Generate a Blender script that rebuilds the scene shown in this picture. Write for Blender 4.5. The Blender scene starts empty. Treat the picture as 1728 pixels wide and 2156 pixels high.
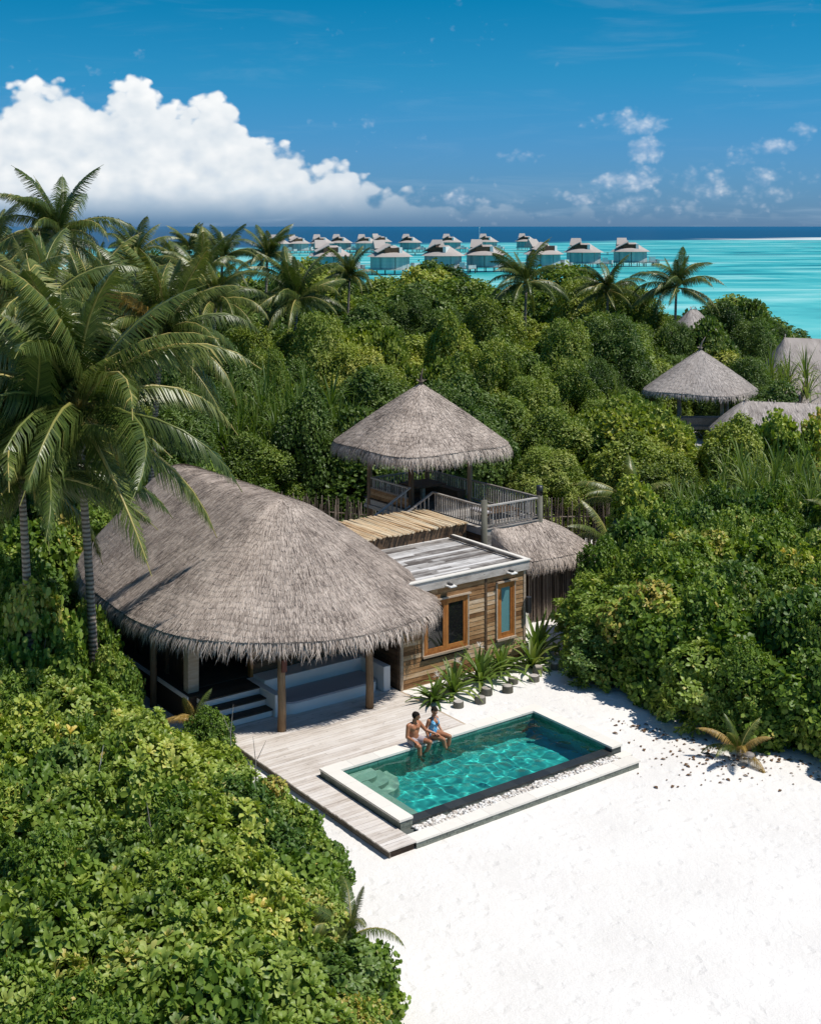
import bpy, bmesh, math, random
import numpy as np
from mathutils import Vector, Matrix

random.seed(7)
rng = np.random.default_rng(7)
R = math.radians
sc = bpy.context.scene
col = sc.collection

# ------------------------------------------------------------------ camera
cam_d = bpy.data.cameras.new("camera")
cam = bpy.data.objects.new("camera", cam_d)
col.objects.link(cam)
cam.location = (0, 0, 16)
cam.rotation_euler = (R(90), 0, 0)
cam_d.sensor_fit = 'HORIZONTAL'
cam_d.sensor_width = 36
cam_d.lens = 55.02
cam_d.shift_y = -602 / 1728          # a drone picture with the verticals kept upright
cam_d.clip_start = 0.5
cam_d.clip_end = 90000
sc.camera = cam

# ------------------------------------------------------------------ sun and sky
SUN_EL, SUN_AZ = 62.0, 100.0          # azimuth clockwise from +Y
sdir = Vector((math.cos(R(SUN_EL)) * math.sin(R(SUN_AZ)), math.cos(R(SUN_EL)) * math.cos(R(SUN_AZ)), math.sin(R(SUN_EL))))
sun_d = bpy.data.lights.new("sun", 'SUN')
sun_d.energy = 4.5
sun_d.angle = R(0.53)
sun_d.color = (1.0, 0.95, 0.87)
sun_d.cycles.is_caustics_light = True
sun = bpy.data.objects.new("sun", sun_d)
col.objects.link(sun)
sun.location = sdir * 100
sun.rotation_euler = sdir.to_track_quat('Z', 'Y').to_euler()

world = bpy.data.worlds.new("World")
sc.world = world
world.use_nodes = True
world.cycles.sampling_method = 'MANUAL'
world.cycles.sample_map_resolution = 256
wt = world.node_tree
for n in list(wt.nodes):
    wt.nodes.remove(n)


class NT:
    """small helper to write node graphs as expressions"""
    def __init__(self, tree):
        self.t = tree

    def n(self, typ, **props):
        node = self.t.nodes.new(typ)
        ins = props.pop('ins', {})
        for k, v in props.items():
            setattr(node, k, v)
        for k, v in ins.items():
            self.put(node.inputs[k], v)
        return node

    def put(self, sock, v):
        if isinstance(v, bpy.types.NodeSocket):
            self.t.links.new(v, sock)
        elif v is not None:
            if sock.type == 'RGBA' and len(v) == 3:
                v = (*v, 1)
            sock.default_value = v

    def m(self, op, a, b=None, c=None, clamp=False):
        node = self.t.nodes.new('ShaderNodeMath')
        node.operation = op
        node.use_clamp = clamp
        for i, v in enumerate((a, b, c)):
            if v is not None:
                self.put(node.inputs[i], v)
        return node.outputs[0]

    def vm(self, op, a, b=None, scale=None):
        node = self.t.nodes.new('ShaderNodeVectorMath')
        node.operation = op
        self.put(node.inputs[0], a)
        if b is not None:
            self.put(node.inputs[1], b)
        if scale is not None:
            self.put(node.inputs['Scale'], scale)
        return node.outputs[1] if op in ('DOT_PRODUCT', 'LENGTH') else node.outputs[0]

    def xyz(self, x, y, z):
        return self.n('ShaderNodeCombineXYZ', ins={0: x, 1: y, 2: z}).outputs[0]

    def sep(self, v):
        return self.n('ShaderNodeSeparateXYZ', ins={0: v}).outputs

    def ramp(self, f, stops, interp='LINEAR'):
        node = self.t.nodes.new('ShaderNodeValToRGB')
        cr = node.color_ramp
        cr.interpolation = interp
        while len(cr.elements) < len(stops):
            cr.elements.new(0.5)
        for e, (p, c) in zip(cr.elements, stops):
            e.position = p
            e.color = (c, c, c, 1) if isinstance(c, (int, float)) else (*c[:3], 1)
        self.put(node.inputs[0], f)
        return node.outputs[0]

    def mix(self, f, a, b, mode='MIX'):
        node = self.t.nodes.new('ShaderNodeMix')
        node.data_type = 'RGBA'
        node.blend_type = mode
        self.put(node.inputs[0], f)
        self.put(node.inputs[6], a)
        self.put(node.inputs[7], b)
        return node.outputs[2]

    def maprange(self, v, a, b, c=0.0, d=1.0, smooth=False):
        node = self.t.nodes.new('ShaderNodeMapRange')
        node.interpolation_type = 'SMOOTHSTEP' if smooth else 'LINEAR'
        for i, x in enumerate((v, a, b, c, d)):
            self.put(node.inputs[i], x)
        return node.outputs[0]

    def noise(self, vec, scale, detail=4, rough=0.5, lac=2.0, dist=0.0, col=False, dim='3D'):
        node = self.n('ShaderNodeTexNoise', noise_dimensions=dim)
        self.put(node.inputs['Vector'], vec)
        node.inputs['Scale'].default_value = scale
        node.inputs['Detail'].default_value = detail
        node.inputs['Roughness'].default_value = rough
        node.inputs['Lacunarity'].default_value = lac
        node.inputs['Distortion'].default_value = dist
        return node.outputs[1 if col else 0]

    def vor(self, vec, scale, feature='F1', out='Distance', smooth=None, rnd=1.0):
        node = self.n('ShaderNodeTexVoronoi', feature=feature)
        self.put(node.inputs['Vector'], vec)
        node.inputs['Scale'].default_value = scale
        node.inputs['Randomness'].default_value = rnd
        if smooth is not None:
            node.inputs['Smoothness'].default_value = smooth
        return node.outputs[out]


w = NT(wt)
sky = w.n('ShaderNodeTexSky', sky_type='NISHITA', sun_disc=False)
sky.sun_elevation = R(SUN_EL)
sky.sun_rotation = R(SUN_AZ)
sky.altitude = 0
sky.air_density = 1.0
sky.dust_density = 0.4
sky.ozone_density = 2.5
d = w.n('ShaderNodeTexCoord').outputs['Generated']
dx, dy, dz = w.sep(d)
az = w.m('ARCTAN2', dx, dy)
el = w.m('ARCSINE', w.m('MAXIMUM', dz, -1.0))
# clear air deep blue, softer toward the sea line; overhead paled for neutral, brighter shade
skyc = w.mix(1.0, sky.outputs[0], w.ramp(w.maprange(el, 0.0, 0.6), [(0.0, (0.215, 0.43, 0.93)), (0.10, (0.165, 0.47, 0.88)), (0.20, (0.075, 0.52, 0.80)), (0.30, (0.012, 0.50, 0.72)), (1.0, (0.44, 0.68, 0.84))]), 'MULTIPLY')

clear = skyc
SKY = 0.105
# clouds live in directions of the sky (azimuth, elevation)
P3 = w.xyz(az, w.m('MULTIPLY', el, 1.25), 0.3)


def puff(vec, sc_):
    """billowing field: fractal noise plus rounded cells"""
    n1 = w.noise(vec, 9 * sc_, 7, 0.55)
    v1 = w.vor(vec, 26 * sc_, 'SMOOTH_F1', smooth=0.6)
    v2 = w.vor(w.vm('ADD', vec, w.vm('SCALE', w.noise(vec, 30 * sc_, 3, 0.6, col=True), scale=0.02)), 62 * sc_, 'SMOOTH_F1', smooth=0.5)
    a = w.m('MULTIPLY_ADD', n1, 1.15, -0.575)
    b_ = w.m('MULTIPLY_ADD', v1, -0.55, 0.22)
    v3 = w.vor(vec, 150 * sc_, 'SMOOTH_F1', smooth=0.4)
    c_ = w.m('MULTIPLY_ADD', v2, -0.46, 0.18)
    e_ = w.m('MULTIPLY_ADD', v3, -0.12, 0.05)
    return w.m('ADD', w.m('ADD', a, b_), w.m('ADD', c_, e_))


topc = [(0.0, .055), (0.12, .060), (0.22, .088), (0.289, .104), (0.312, .116), (0.322, .118), (0.336, .108), (0.350, .113), (0.358, .119), (0.367, .099), (0.380, .099), (0.392, .110), (0.400, .115),
        (0.409, .095), (0.424, .078), (0.439, .064), (0.459, .056), (0.476, .050), (0.497, .040), (0.52, .032), (0.56, .018), (0.62, .004), (0.75, .004), (1.0, .03)]
azn = w.maprange(az, -0.75, 0.75)
TOP = w.ramp(azn, [(p, v / .2) for p, v in topc], 'LINEAR')
TOP = w.m('MULTIPLY', TOP, 0.2)


def bigcloud(vec, elv):
    return w.m('ADD', w.m('MULTIPLY', w.m('SUBTRACT', TOP, elv), 20.0), w.m('MULTIPLY', puff(vec, 1.0), 1.1))


f0 = bigcloud(P3, el)
el1 = w.m('ADD', el, 0.010)
P3b = w.vm('ADD', P3, (0.007, 0.012, 0.006))
f1 = bigcloud(P3b, el1)
dens = w.maprange(f0, 0.03, 0.20, 0, 1, True)
lit = w.maprange(w.m('SUBTRACT', f0, f1), -0.20, 0.52)
depth = w.maprange(f0, 0.1, 2.6)
shade = w.m('ADD', w.m('MULTIPLY', lit, 0.46), w.m('MULTIPLY_ADD', depth, -0.22, 0.52))
base_fade = w.maprange(el, 0.000, 0.036, 0, 1, True)
ccol = w.ramp(shade, [(0.0, (4.5, 5.6, 6.8)), (0.35, (5.7, 6.4, 7.2)), (0.6, (7.1, 7.5, 7.8)), (1.0, (9.4, 9.3, 9.1))])
dens = w.m('MULTIPLY', dens, w.m('MULTIPLY_ADD', base_fade, 0.92, 0.0))
edge = w.maprange(azn, 0.42, 0.53, 1.0, 0.38, True)
dens = w.m('MULTIPLY', dens, edge)
skyc = w.mix(dens, skyc, ccol)

# small fair-weather puffs:  azimuth, elevation, half-width, half-height, strength
puffs = [(.168, .081, .026, .008, .75), (.178, .086, .012, .007, .5), (.089, .056, .016, .007, .65), (.186, .059, .014, .009, 1.0), (.170, .035, .022, .008, .95), (.180, .040, .012, .008, .5),
         (.132, .022, .010, .005, .7), (.008, .024, .016, .009, .6), (.035, .021, .009, .010, .7), (.060, .017, .010, .004, .4), (.283, .061, .026, .006, .6), (.256, .050, .012, .006, .4),
         (.293, .049, .009, .003, .6), (.305, .074, .011, .006, .5), (.278, .034, .042, .012, .42), (.315, .036, .012, .009, .5), (.213, .032, .013, .005, .35), (.215, .019, .016, .004, .3),
         (.27, .030, .060, .016, .40), (.17, .018, .060, .010, .28), (.05, .014, .040, .008, .30), (.45, .06, .03, .012, .6), (.52, .03, .03, .010, .6), (.40, .03, .02, .008, .5)]
acc = None
for (pa, pe, wa, we, st) in puffs:
    q1 = w.m('DIVIDE', w.m('SUBTRACT', az, pa), wa * 1.3)
    q2 = w.m('DIVIDE', w.m('SUBTRACT', el, pe), we * 1.25)
    g = w.m('SUBTRACT', 1.0, w.m('ADD', w.m('MULTIPLY', q1, q1), w.m('MULTIPLY', q2, q2)))
    g = w.m('MULTIPLY', w.m('MAXIMUM', g, -1.5), st)
    acc = g if acc is None else w.m('MAXIMUM', acc, g)
s0 = w.m('ADD', acc, w.m('MULTIPLY', puff(P3, 1.9), 1.9))
s1 = w.m('ADD', acc, w.m('MULTIPLY', puff(w.vm('ADD', P3, (0.004, 0.007, 0.0)), 1.9), 1.9))
sd = w.m('MULTIPLY', w.maprange(s0, -0.10, 1.6, 0, 1, True), 0.68)
sl = w.maprange(w.m('SUBTRACT', s0, s1), -0.35, 0.65)
skyc = w.mix(sd, skyc, w.ramp(sl, [(0, (4.4, 5.3, 6.8)), (1, (8.4, 8.5, 8.8))]))
# thin high veil streaks
veil = w.noise(w.xyz(w.m('MULTIPLY', az, 2.2), w.m('MULTIPLY', el, 16), 1.7), 3.0, 5, 0.6, dist=0.6)
veil = w.m('MULTIPLY', w.maprange(veil, 0.50, 0.78, 0, 1, True), w.maprange(el, 0.0, 0.06, 0.30, 0.09))
skyc = w.mix(veil, skyc, (4.6, 5.8, 7.0))
bg = w.n('ShaderNodeBackground', ins={0: skyc, 1: SKY})
bg0 = w.n('ShaderNodeBackground', ins={0: clear, 1: SKY})
low = w.m('MULTIPLY', w.m('LESS_THAN', el, 0.24), w.m('LESS_THAN', w.m('ABSOLUTE', az), 0.75))   # the cloudy stretch above the sea
mxs = w.n('ShaderNodeMixShader', ins={0: low, 1: bg0.outputs[0], 2: bg.outputs[0]})
wo = w.n('ShaderNodeOutputWorld', ins={0: mxs.outputs[0]})

# ------------------------------------------------------------------ picture settings
sc.view_settings.view_transform = 'Standard'
sc.view_settings.look = 'None'
sc.view_settings.exposure = 0.12
sc.view_settings.gamma = 1.0
sc.view_settings.use_curve_mapping = False
sc.render.engine = 'CYCLES'
cy = sc.cycles
cy.use_denoising = True
cy.max_bounces = 6
cy.diffuse_bounces = 3
cy.glossy_bounces = 3
cy.transmission_bounces = 6
cy.transparent_max_bounces = 8
cy.sample_clamp_indirect = 6
cy.use_adaptive_sampling = True
cy.adaptive_threshold = 0.015

# ------------------------------------------------------------------ helpers
H_DIR = Vector((0.80596, 0.59197, 0))       # villa axis a (along the pool)
V_DIR = Vector((-0.59197, 0.80596, 0))      # villa axis b (away from the camera)
ORG = Vector((-2.614, 35.961, 0))           # outer left corner of the pool coping
TH = math.atan2(H_DIR.y, H_DIR.x)


def vw(a, b, z=0.0):
    return ORG + H_DIR * a + V_DIR * b + Vector((0, 0, z))


def to_ab(x, y):
    p = Vector((x, y, 0)) - ORG
    return p.dot(H_DIR), p.dot(V_DIR)


ORIGIN = {}


def tag(o, label=None, cat=None, group=None, kind=None):
    if label:
        o['label'] = label
    if cat:
        o['category'] = cat
    if group:
        o['group'] = group
    if kind:
        o['kind'] = kind
    return o


def thing(name, label, cat, loc=(0, 0, 0), rz=0.0, group=None):
    o = bpy.data.objects.new(name, None)
    col.objects.link(o)
    o.location = loc
    o.rotation_euler = (0, 0, rz)
    o.empty_display_size = 0.2
    return tag(o, label, cat, group)


def vthing(name, label, cat, a, b, z=0.0, group=None):
    """a thing in the villa's own axes; its meshes are written in villa coordinates"""
    o = thing(name, label, cat, vw(a, b, z), TH, group)
    ORIGIN[o.name] = Vector((a, b, z))
    return o


def org_of(o):
    v = Vector((0, 0, 0))
    while o is not None:
        if o.name in ORIGIN:
            v = v + ORIGIN[o.name]
            break
        o = o.parent
    return v


def np_mesh(name, V, faces, mat, cols=None, smooth=False, uv=None):
    """V (n,3); faces: list of int arrays (m,k) of equal k each"""
    me = bpy.data.meshes.new(name)
    V = np.asarray(V, dtype=np.float32)
    if not isinstance(faces, (list, tuple)):
        faces = [faces]
    faces = [np.asarray(f, dtype=np.int32) for f in faces if len(f)]
    me.vertices.add(len(V))
    me.vertices.foreach_set('co', V.ravel())
    nl = sum(f.size for f in faces)
    npoly = sum(len(f) for f in faces)
    me.loops.add(nl)
    me.polygons.add(npoly)
    me.loops.foreach_set('vertex_index', np.concatenate([f.ravel() for f in faces]))
    starts, s = [], 0
    for f in faces:
        starts.append(s + np.arange(len(f)) * f.shape[1])
        s += f.size
    me.polygons.foreach_set('loop_start', np.concatenate(starts).astype(np.int32))
    if smooth:
        me.polygons.foreach_set('use_smooth', np.ones(npoly, dtype=bool))
    if cols is not None:
        ca = me.color_attributes.new('Col', 'FLOAT_COLOR', 'POINT')
        c = np.ones((len(V), 4), dtype=np.float32)
        cols = np.asarray(cols, dtype=np.float32)
        if cols.ndim == 1:
            c[:, :3] = cols[:, None]
        else:
            c[:, :cols.shape[1]] = cols
        ca.data.foreach_set('color', c.ravel())
    me.update(calc_edges=True)
    me.validate(verbose=False)
    if mat is not None:
        me.materials.append(mat)
    return me


def link(name, me, parent=None, loc=(0, 0, 0), rot=(0, 0, 0), scale=(1, 1, 1)):
    o = bpy.data.objects.new(name, me)
    col.objects.link(o)
    o.location = loc
    o.rotation_euler = rot
    o.scale = scale
    if parent is not None:
        o.parent = parent
    return o


class MB:
    """collects boxes, prisms and tubes into one mesh"""
    def __init__(self):
        self.v = []
        self.f = []

    def box(self, x0, x1, y0, y1, z0, z1):
        n = len(self.v)
        self.v += [(x, y, z) for z in (z0, z1) for (x, y) in ((x0, y0), (x1, y0), (x1, y1), (x0, y1))]
        self.f += [tuple(n + i for i in q) for q in ((3, 2, 1, 0), (4, 5, 6, 7), (0, 1, 5, 4), (1, 2, 6, 5), (2, 3, 7, 6), (3, 0, 4, 7))]
        return self

    def prism(self, poly, z0, z1):
        n, k = len(self.v), len(poly)
        self.v += [(x, y, z0) for x, y in poly] + [(x, y, z1) for x, y in poly]
        self.f.append(tuple(n + i for i in range(k - 1, -1, -1)))
        self.f.append(tuple(n + k + i for i in range(k)))
        for i in range(k):
            j = (i + 1) % k
            self.f.append((n + i, n + j, n + k + j, n + k + i))
        return self

    def tube(self, p0, p1, r0, r1=None, k=8, cap=True):
        r1 = r0 if r1 is None else r1
        p0, p1 = Vector(p0), Vector(p1)
        dv = (p1 - p0).normalized()
        u = dv.cross(Vector((0, 0, 1)) if abs(dv.z) < 0.95 else Vector((1, 0, 0))).normalized()
        v = dv.cross(u)
        n = len(self.v)
        for p, r in ((p0, r0), (p1, r1)):
            for i in range(k):
                t = 2 * math.pi * i / k
                self.v.append(tuple(p + u * (r * math.cos(t)) + v * (r * math.sin(t))))
        for i in range(k):
            j = (i + 1) % k
            self.f.append((n + i, n + k + i, n + k + j, n + j))
        if cap:
            self.f.append(tuple(n + i for i in range(k)))
            self.f.append(tuple(n + k + i for i in range(k - 1, -1, -1)))
        return self

    def path(self, pts, rads, k=8):
        pts = [Vector(p) for p in pts]
        n = len(self.v)
        for i, (p, r) in enumerate(zip(pts, rads)):
            dv = (pts[min(i + 1, len(pts) - 1)] - pts[max(i - 1, 0)]).normalized()
            u = dv.cross(Vector((0.05, 1, 0.02))).normalized()
            v = dv.cross(u)
            for q in range(k):
                t = 2 * math.pi * q / k
                self.v.append(tuple(p + u * (r * math.cos(t)) + v * (r * math.sin(t))))
        for i in range(len(pts) - 1):
            for q in range(k):
                j = (q + 1) % k
                a = n + i * k
                self.f.append((a + q, a + k + q, a + k + j, a + j))
        self.f.append(tuple(n + q for q in range(k)))
        e = n + (len(pts) - 1) * k
        self.f.append(tuple(e + q for q in range(k - 1, -1, -1)))
        return self

    def mesh(self, name, mat, org=(0, 0, 0), smooth=False):
        me = bpy.data.meshes.new(name)
        o = Vector(org)
        me.from_pydata([tuple(Vector(p) - o) for p in self.v], [], self.f)
        bm = bmesh.new()
        bm.from_mesh(me)
        bmesh.ops.recalc_face_normals(bm, faces=bm.faces)
        bm.to_mesh(me)
        bm.free()
        if smooth:
            for p in me.polygons:
                p.use_smooth = True
        if mat is not None:
            me.materials.append(mat)
        me.update()
        return me

    def build(self, name, mat, parent=None, smooth=False, bevel=0.0):
        o = link(name, self.mesh(name, mat, org_of(parent) if parent else (0, 0, 0), smooth), parent)
        if bevel:
            md = o.modifiers.new('bevel', 'BEVEL')
            md.width = bevel
            md.segments = 2
            md.limit_method = 'ANGLE'
        return o


UNIT = {}


def unit_box(mat):
    if mat.name not in UNIT:
        s = 0.5
        m = MB()
        m.box(-s, s, -s, s, -s, s)
        UNIT[mat.name] = m.mesh('board', mat)
    return UNIT[mat.name]


def piece(name, mat, parent, x0, x1, y0, y1, z0, z1, rot=(0, 0, 0)):
    """one board, slab or tile: shared box mesh, own size; coordinates in the parent's thing frame"""
    c = Vector(((x0 + x1) / 2, (y0 + y1) / 2, (z0 + z1) / 2)) - org_of(parent)
    return link(name, unit_box(mat), parent, c, rot, (x1 - x0, y1 - y0, z1 - z0))


def copy_tree(o, parent=None):
    c = o.copy()
    col.objects.link(c)
    if parent is not None:
        c.parent = parent
    for ch in list(o.children):
        copy_tree(ch, c)
    return c
# ------------------------------------------------------------------ materials
def new_mat(name):
    m = bpy.data.materials.new(name)
    m.use_nodes = True
    t = m.node_tree
    for n in list(t.nodes):
        t.nodes.remove(n)
    return m, NT(t)


def finish(m, g, color, rough=0.6, spec=0.4, bump=None, bstr=0.3, bdist=0.02, metallic=0.0, emis=None):
    p = g.n('ShaderNodeBsdfPrincipled')
    g.put(p.inputs['Base Color'], color)
    g.put(p.inputs['Roughness'], rough)
    g.put(p.inputs['Specular IOR Level'], spec)
    g.put(p.inputs['Metallic'], metallic)
    if bump is not None:
        b = g.n('ShaderNodeBump', ins={'Strength': bstr, 'Distance': bdist, 'Height': bump})
        g.t.links.new(b.outputs[0], p.inputs['Normal'])
    g.n('ShaderNodeOutputMaterial', ins={0: p.outputs[0]})
    return m


def villa_pos(g):
    """world position turned into the villa's axes, shifted per object"""
    pos = g.n('ShaderNodeNewGeometry').outputs['Position']
    mp = g.n('ShaderNodeMapping', ins={0: pos})
    mp.vector_type = 'POINT'
    mp.inputs['Rotation'].default_value = (0, 0, -TH)
    return mp.outputs[0]


def obj_rand(g):
    return g.n('ShaderNodeObjectInfo').outputs['Random']


def m_wood(name, stops, axis='a', rough=0.7, grain=9.0, vary=0.35, spec=0.25, bstr=0.35, knots=True):
    m, g = new_mat(name)
    p = villa_pos(g)
    r = obj_rand(g)
    x, y, z = g.sep(p)
    off = g.m('MULTIPLY', r, 37.0)
    s = {'a': (0.9, grain, grain), 'b': (grain, 0.9, grain), 'z': (grain, grain, 0.9)}[axis]
    v = g.xyz(g.m('MULTIPLY_ADD', x, s[0], off), g.m('MULTIPLY_ADD', y, s[1], off), g.m('MULTIPLY', z, s[2]))
    n1 = g.noise(v, 1.6, 6, 0.65, dist=0.5)
    n2 = g.noise(p, 1.3, 4, 0.6)
    f = g.m('ADD', g.m('MULTIPLY', n1, 0.62), g.m('ADD', g.m('MULTIPLY', n2, 0.38), g.m('MULTIPLY', g.m('SUBTRACT', r, 0.5), vary)))
    c = g.ramp(f, stops)
    if knots:
        k = g.vor(g.vm('MULTIPLY', p, tuple(1.5 if q == 0.9 else 6.0 for q in s)), 1.3)
        c = g.mix(g.maprange(k, 0.05, 0.13, 0.65, 0.0, True), c, (0.06, 0.035, 0.02))
    return finish(m, g, c, rough, spec, n1, bstr, 0.01)


def m_flat(name, color, rough=0.6, spec=0.4, var=0.12, scale=6.0, bstr=0.15, metallic=0.0):
    m, g = new_mat(name)
    p = g.n('ShaderNodeNewGeometry').outputs['Position']
    n = g.noise(p, scale, 5, 0.6)
    r = obj_rand(g)
    f = g.m('ADD', g.m('MULTIPLY_ADD', n, 2 * var, 1 - var), g.m('MULTIPLY', g.m('SUBTRACT', r, 0.5), var * 1.3))
    c = g.vm('SCALE', color, scale=f)
    return finish(m, g, c, rough, spec, n, bstr, 0.01, metallic)


MAT = {}
MAT['deck'] = m_wood('weathered_deck', [(0.22, (0.30, 0.245, 0.20)), (0.44, (0.54, 0.48, 0.425)), (0.72, (0.70, 0.655, 0.61))], 'a', grain=12, vary=0.22)
MAT['deck_side'] = m_wood('deck_side_board', [(0.3, (0.10, 0.075, 0.055)), (0.55, (0.22, 0.18, 0.14)), (0.8, (0.36, 0.31, 0.26))], 'b')
MAT['roof_plank'] = m_wood('silvered_roof_plank', [(0.30, (0.10, 0.085, 0.075)), (0.46, (0.30, 0.28, 0.26)), (0.7, (0.60, 0.58, 0.56))], 'a', grain=7, vary=0.45)
MAT['siding'] = m_wood('siding_board', [(0.28, (0.13, 0.062, 0.024)), (0.45, (0.30, 0.165, 0.072)), (0.62, (0.44, 0.285, 0.15)), (0.80, (0.54, 0.43, 0.31))], 'a', grain=7, vary=0.42)
MAT['darkwood'] = m_wood('dark_timber', [(0.3, (0.035, 0.022, 0.014)), (0.55, (0.10, 0.062, 0.036)), (0.8, (0.18, 0.12, 0.075))], 'a', vary=0.3)
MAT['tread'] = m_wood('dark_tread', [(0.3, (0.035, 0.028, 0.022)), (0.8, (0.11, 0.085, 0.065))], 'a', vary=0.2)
MAT['post'] = m_wood('round_post', [(0.3, (0.09, 0.055, 0.03)), (0.55, (0.23, 0.15, 0.085)), (0.8, (0.34, 0.25, 0.16))], 'z', grain=7)
MAT['greywood'] = m_wood('grey_rail_timber', [(0.3, (0.16, 0.14, 0.12)), (0.55, (0.34, 0.31, 0.28)), (0.8, (0.50, 0.47, 0.43))], 'a')
MAT['teak'] = m_wood('oiled_teak', [(0.3, (0.20, 0.065, 0.015)), (0.6, (0.42, 0.17, 0.045)), (0.85, (0.56, 0.27, 0.09))], 'z', rough=0.4, grain=10, vary=0.2, spec=0.4)
MAT['trim'] = m_wood('pale_trim', [(0.3, (0.24, 0.17, 0.115)), (0.6, (0.44, 0.35, 0.26)), (0.85, (0.58, 0.50, 0.41))], 'a', vary=0.2)
MAT['fascia'] = m_wood('fascia_board', [(0.3, (0.20, 0.17, 0.14)), (0.5, (0.42, 0.38, 0.34)), (0.8, (0.62, 0.59, 0.55))], 'a', vary=0.2, grain=6)
MAT['bamboo'] = m_wood('bamboo_pole', [(0.26, (0.42, 0.26, 0.13)), (0.46, (0.72, 0.53, 0.32)), (0.8, (0.82, 0.70, 0.50))], 'b', rough=0.45, grain=4, vary=0.55, knots=False)
MAT['stick'] = m_wood('grey_stick', [(0.3, (0.06, 0.045, 0.035)), (0.55, (0.17, 0.13, 0.10)), (0.8, (0.34, 0.28, 0.23))], 'z', grain=5, vary=0.6, knots=False)
MAT['stump'] = m_wood('stump_wood', [(0.3, (0.075, 0.07, 0.052)), (0.8, (0.20, 0.19, 0.15))], 'z', grain=6)
MAT['coping'] = m_flat('cream_coping_stone', (0.72, 0.68, 0.61), 0.6, 0.3, 0.08, 3.0)
MAT['plaster'] = m_flat('white_plaster', (0.74, 0.72, 0.69), 0.8, 0.2, 0.05, 2.0)
MAT['pool_tile'] = m_flat('green_pool_tile', (0.060, 0.215, 0.170), 0.35, 0.5, 0.30, 3.5)
MAT['pool_floor'] = m_flat('pool_floor_stone', (0.035, 0.37, 0.345), 0.4, 0.4, 0.16, 2.2)
MAT['pool_ledge'] = m_flat('pale_pool_ledge', (0.34, 0.43, 0.35), 0.5, 0.4, 0.12, 3.0)
MAT['black_edge'] = m_flat('black_stone_edge', (0.024, 0.027, 0.026), 0.4, 0.5, 0.4, 4.0)
MAT['grey_tile'] = m_flat('greygreen_stone_tile', (0.185, 0.20, 0.165), 0.6, 0.35, 0.28, 5.0)
MAT['grout'] = m_flat('grout', (0.10, 0.11, 0.10), 0.8, 0.2)
MAT['black'] = m_flat('black_metal', (0.02, 0.02, 0.022), 0.4, 0.5)
MAT['redwood_box'] = m_flat('lantern_red', (0.12, 0.035, 0.022), 0.5, 0.3)
MAT['white'] = m_flat('white_paint', (0.78, 0.76, 0.72), 0.5, 0.4, 0.04)
MAT['cushion'] = m_flat('grey_cushion', (0.46, 0.43, 0.44), 0.9, 0.1, 0.05)
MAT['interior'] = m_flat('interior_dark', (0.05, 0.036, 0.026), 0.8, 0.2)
MAT['blind'] = m_flat('teal_blind', (0.11, 0.25, 0.26), 0.3, 0.6, 0.05)
MAT['litter'] = m_flat('dry_leaf', (0.14, 0.075, 0.035), 0.7, 0.2, 0.4, 30.0)
MAT['pebble'] = None

m, g = new_mat('dark_glass')
gp = g.n('ShaderNodeBsdfPrincipled')
gp.inputs['Base Color'].default_value = (0.012, 0.012, 0.012, 1)
gp.inputs['Roughness'].default_value = 0.05
gp.inputs['Specular IOR Level'].default_value = 0.55
g.n('ShaderNodeOutputMaterial', ins={0: gp.outputs[0]})
MAT['glass'] = m


def m_attr(name, stops, rough=0.8, spec=0.15, ovary=0.0, vscale=0.0, vamt=0.0, bstr=0.0):
    """colour from the per-vertex random value 'Col'"""
    m, g = new_mat(name)
    a = g.n('ShaderNodeAttribute', attribute_name='Col').outputs['Fac']
    f = a
    if ovary:
        f = g.m('ADD', f, g.m('MULTIPLY', g.m('SUBTRACT', obj_rand(g), 0.5), ovary))
    bump = None
    if vscale:
        p = g.n('ShaderNodeNewGeometry').outputs['Position']
        nz = g.noise(p, vscale, 4, 0.6)
        f = g.m('ADD', f, g.m('MULTIPLY', g.m('SUBTRACT', nz, 0.5), vamt))
    return finish(m, g, g.ramp(f, stops), rough, spec)


THATCH = [(0.0, (0.085, 0.066, 0.056)), (0.3, (0.235, 0.19, 0.16)), (0.6, (0.455, 0.378, 0.322)), (1.0, (0.67, 0.57, 0.49))]
MAT['thatch'] = m_attr('weathered_palm_thatch', THATCH, 0.85, 0.12, vscale=1.1, vamt=0.95)
MAT['thatch_far'] = m_attr('pale_palm_thatch', [(0.0, (0.18, 0.155, 0.14)), (0.4, (0.37, 0.325, 0.295)), (1.0, (0.58, 0.52, 0.475))], 0.85, 0.12, vscale=0.5, vamt=0.5)
MAT['pebble'] = m_attr('white_pebble', [(0.0, (0.42, 0.36, 0.30)), (0.4, (0.62, 0.58, 0.53)), (1.0, (0.80, 0.78, 0.74))], 0.6, 0.3)


def m_leaf(name, stops, transl=0.30, rough=0.42, spec=0.35, ovary=0.30, trans_tint=(1.15, 1.25, 0.45)):
    m, g = new_mat(name)
    a = g.n('ShaderNodeAttribute', attribute_name='Col').outputs['Fac']
    f = g.m('ADD', a, g.m('MULTIPLY', g.m('SUBTRACT', obj_rand(g), 0.5), ovary))
    c = g.ramp(f, stops)
    p = g.n('ShaderNodeBsdfPrincipled', ins={'Base Color': c, 'Roughness': rough, 'Specular IOR Level': spec})
    t = g.n('ShaderNodeBsdfTranslucent', ins={0: g.vm('MULTIPLY', c, trans_tint)})
    mx = g.n('ShaderNodeMixShader', ins={0: transl, 1: p.outputs[0], 2: t.outputs[0]})
    g.n('ShaderNodeOutputMaterial', ins={0: mx.outputs[0]})
    return m


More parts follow.
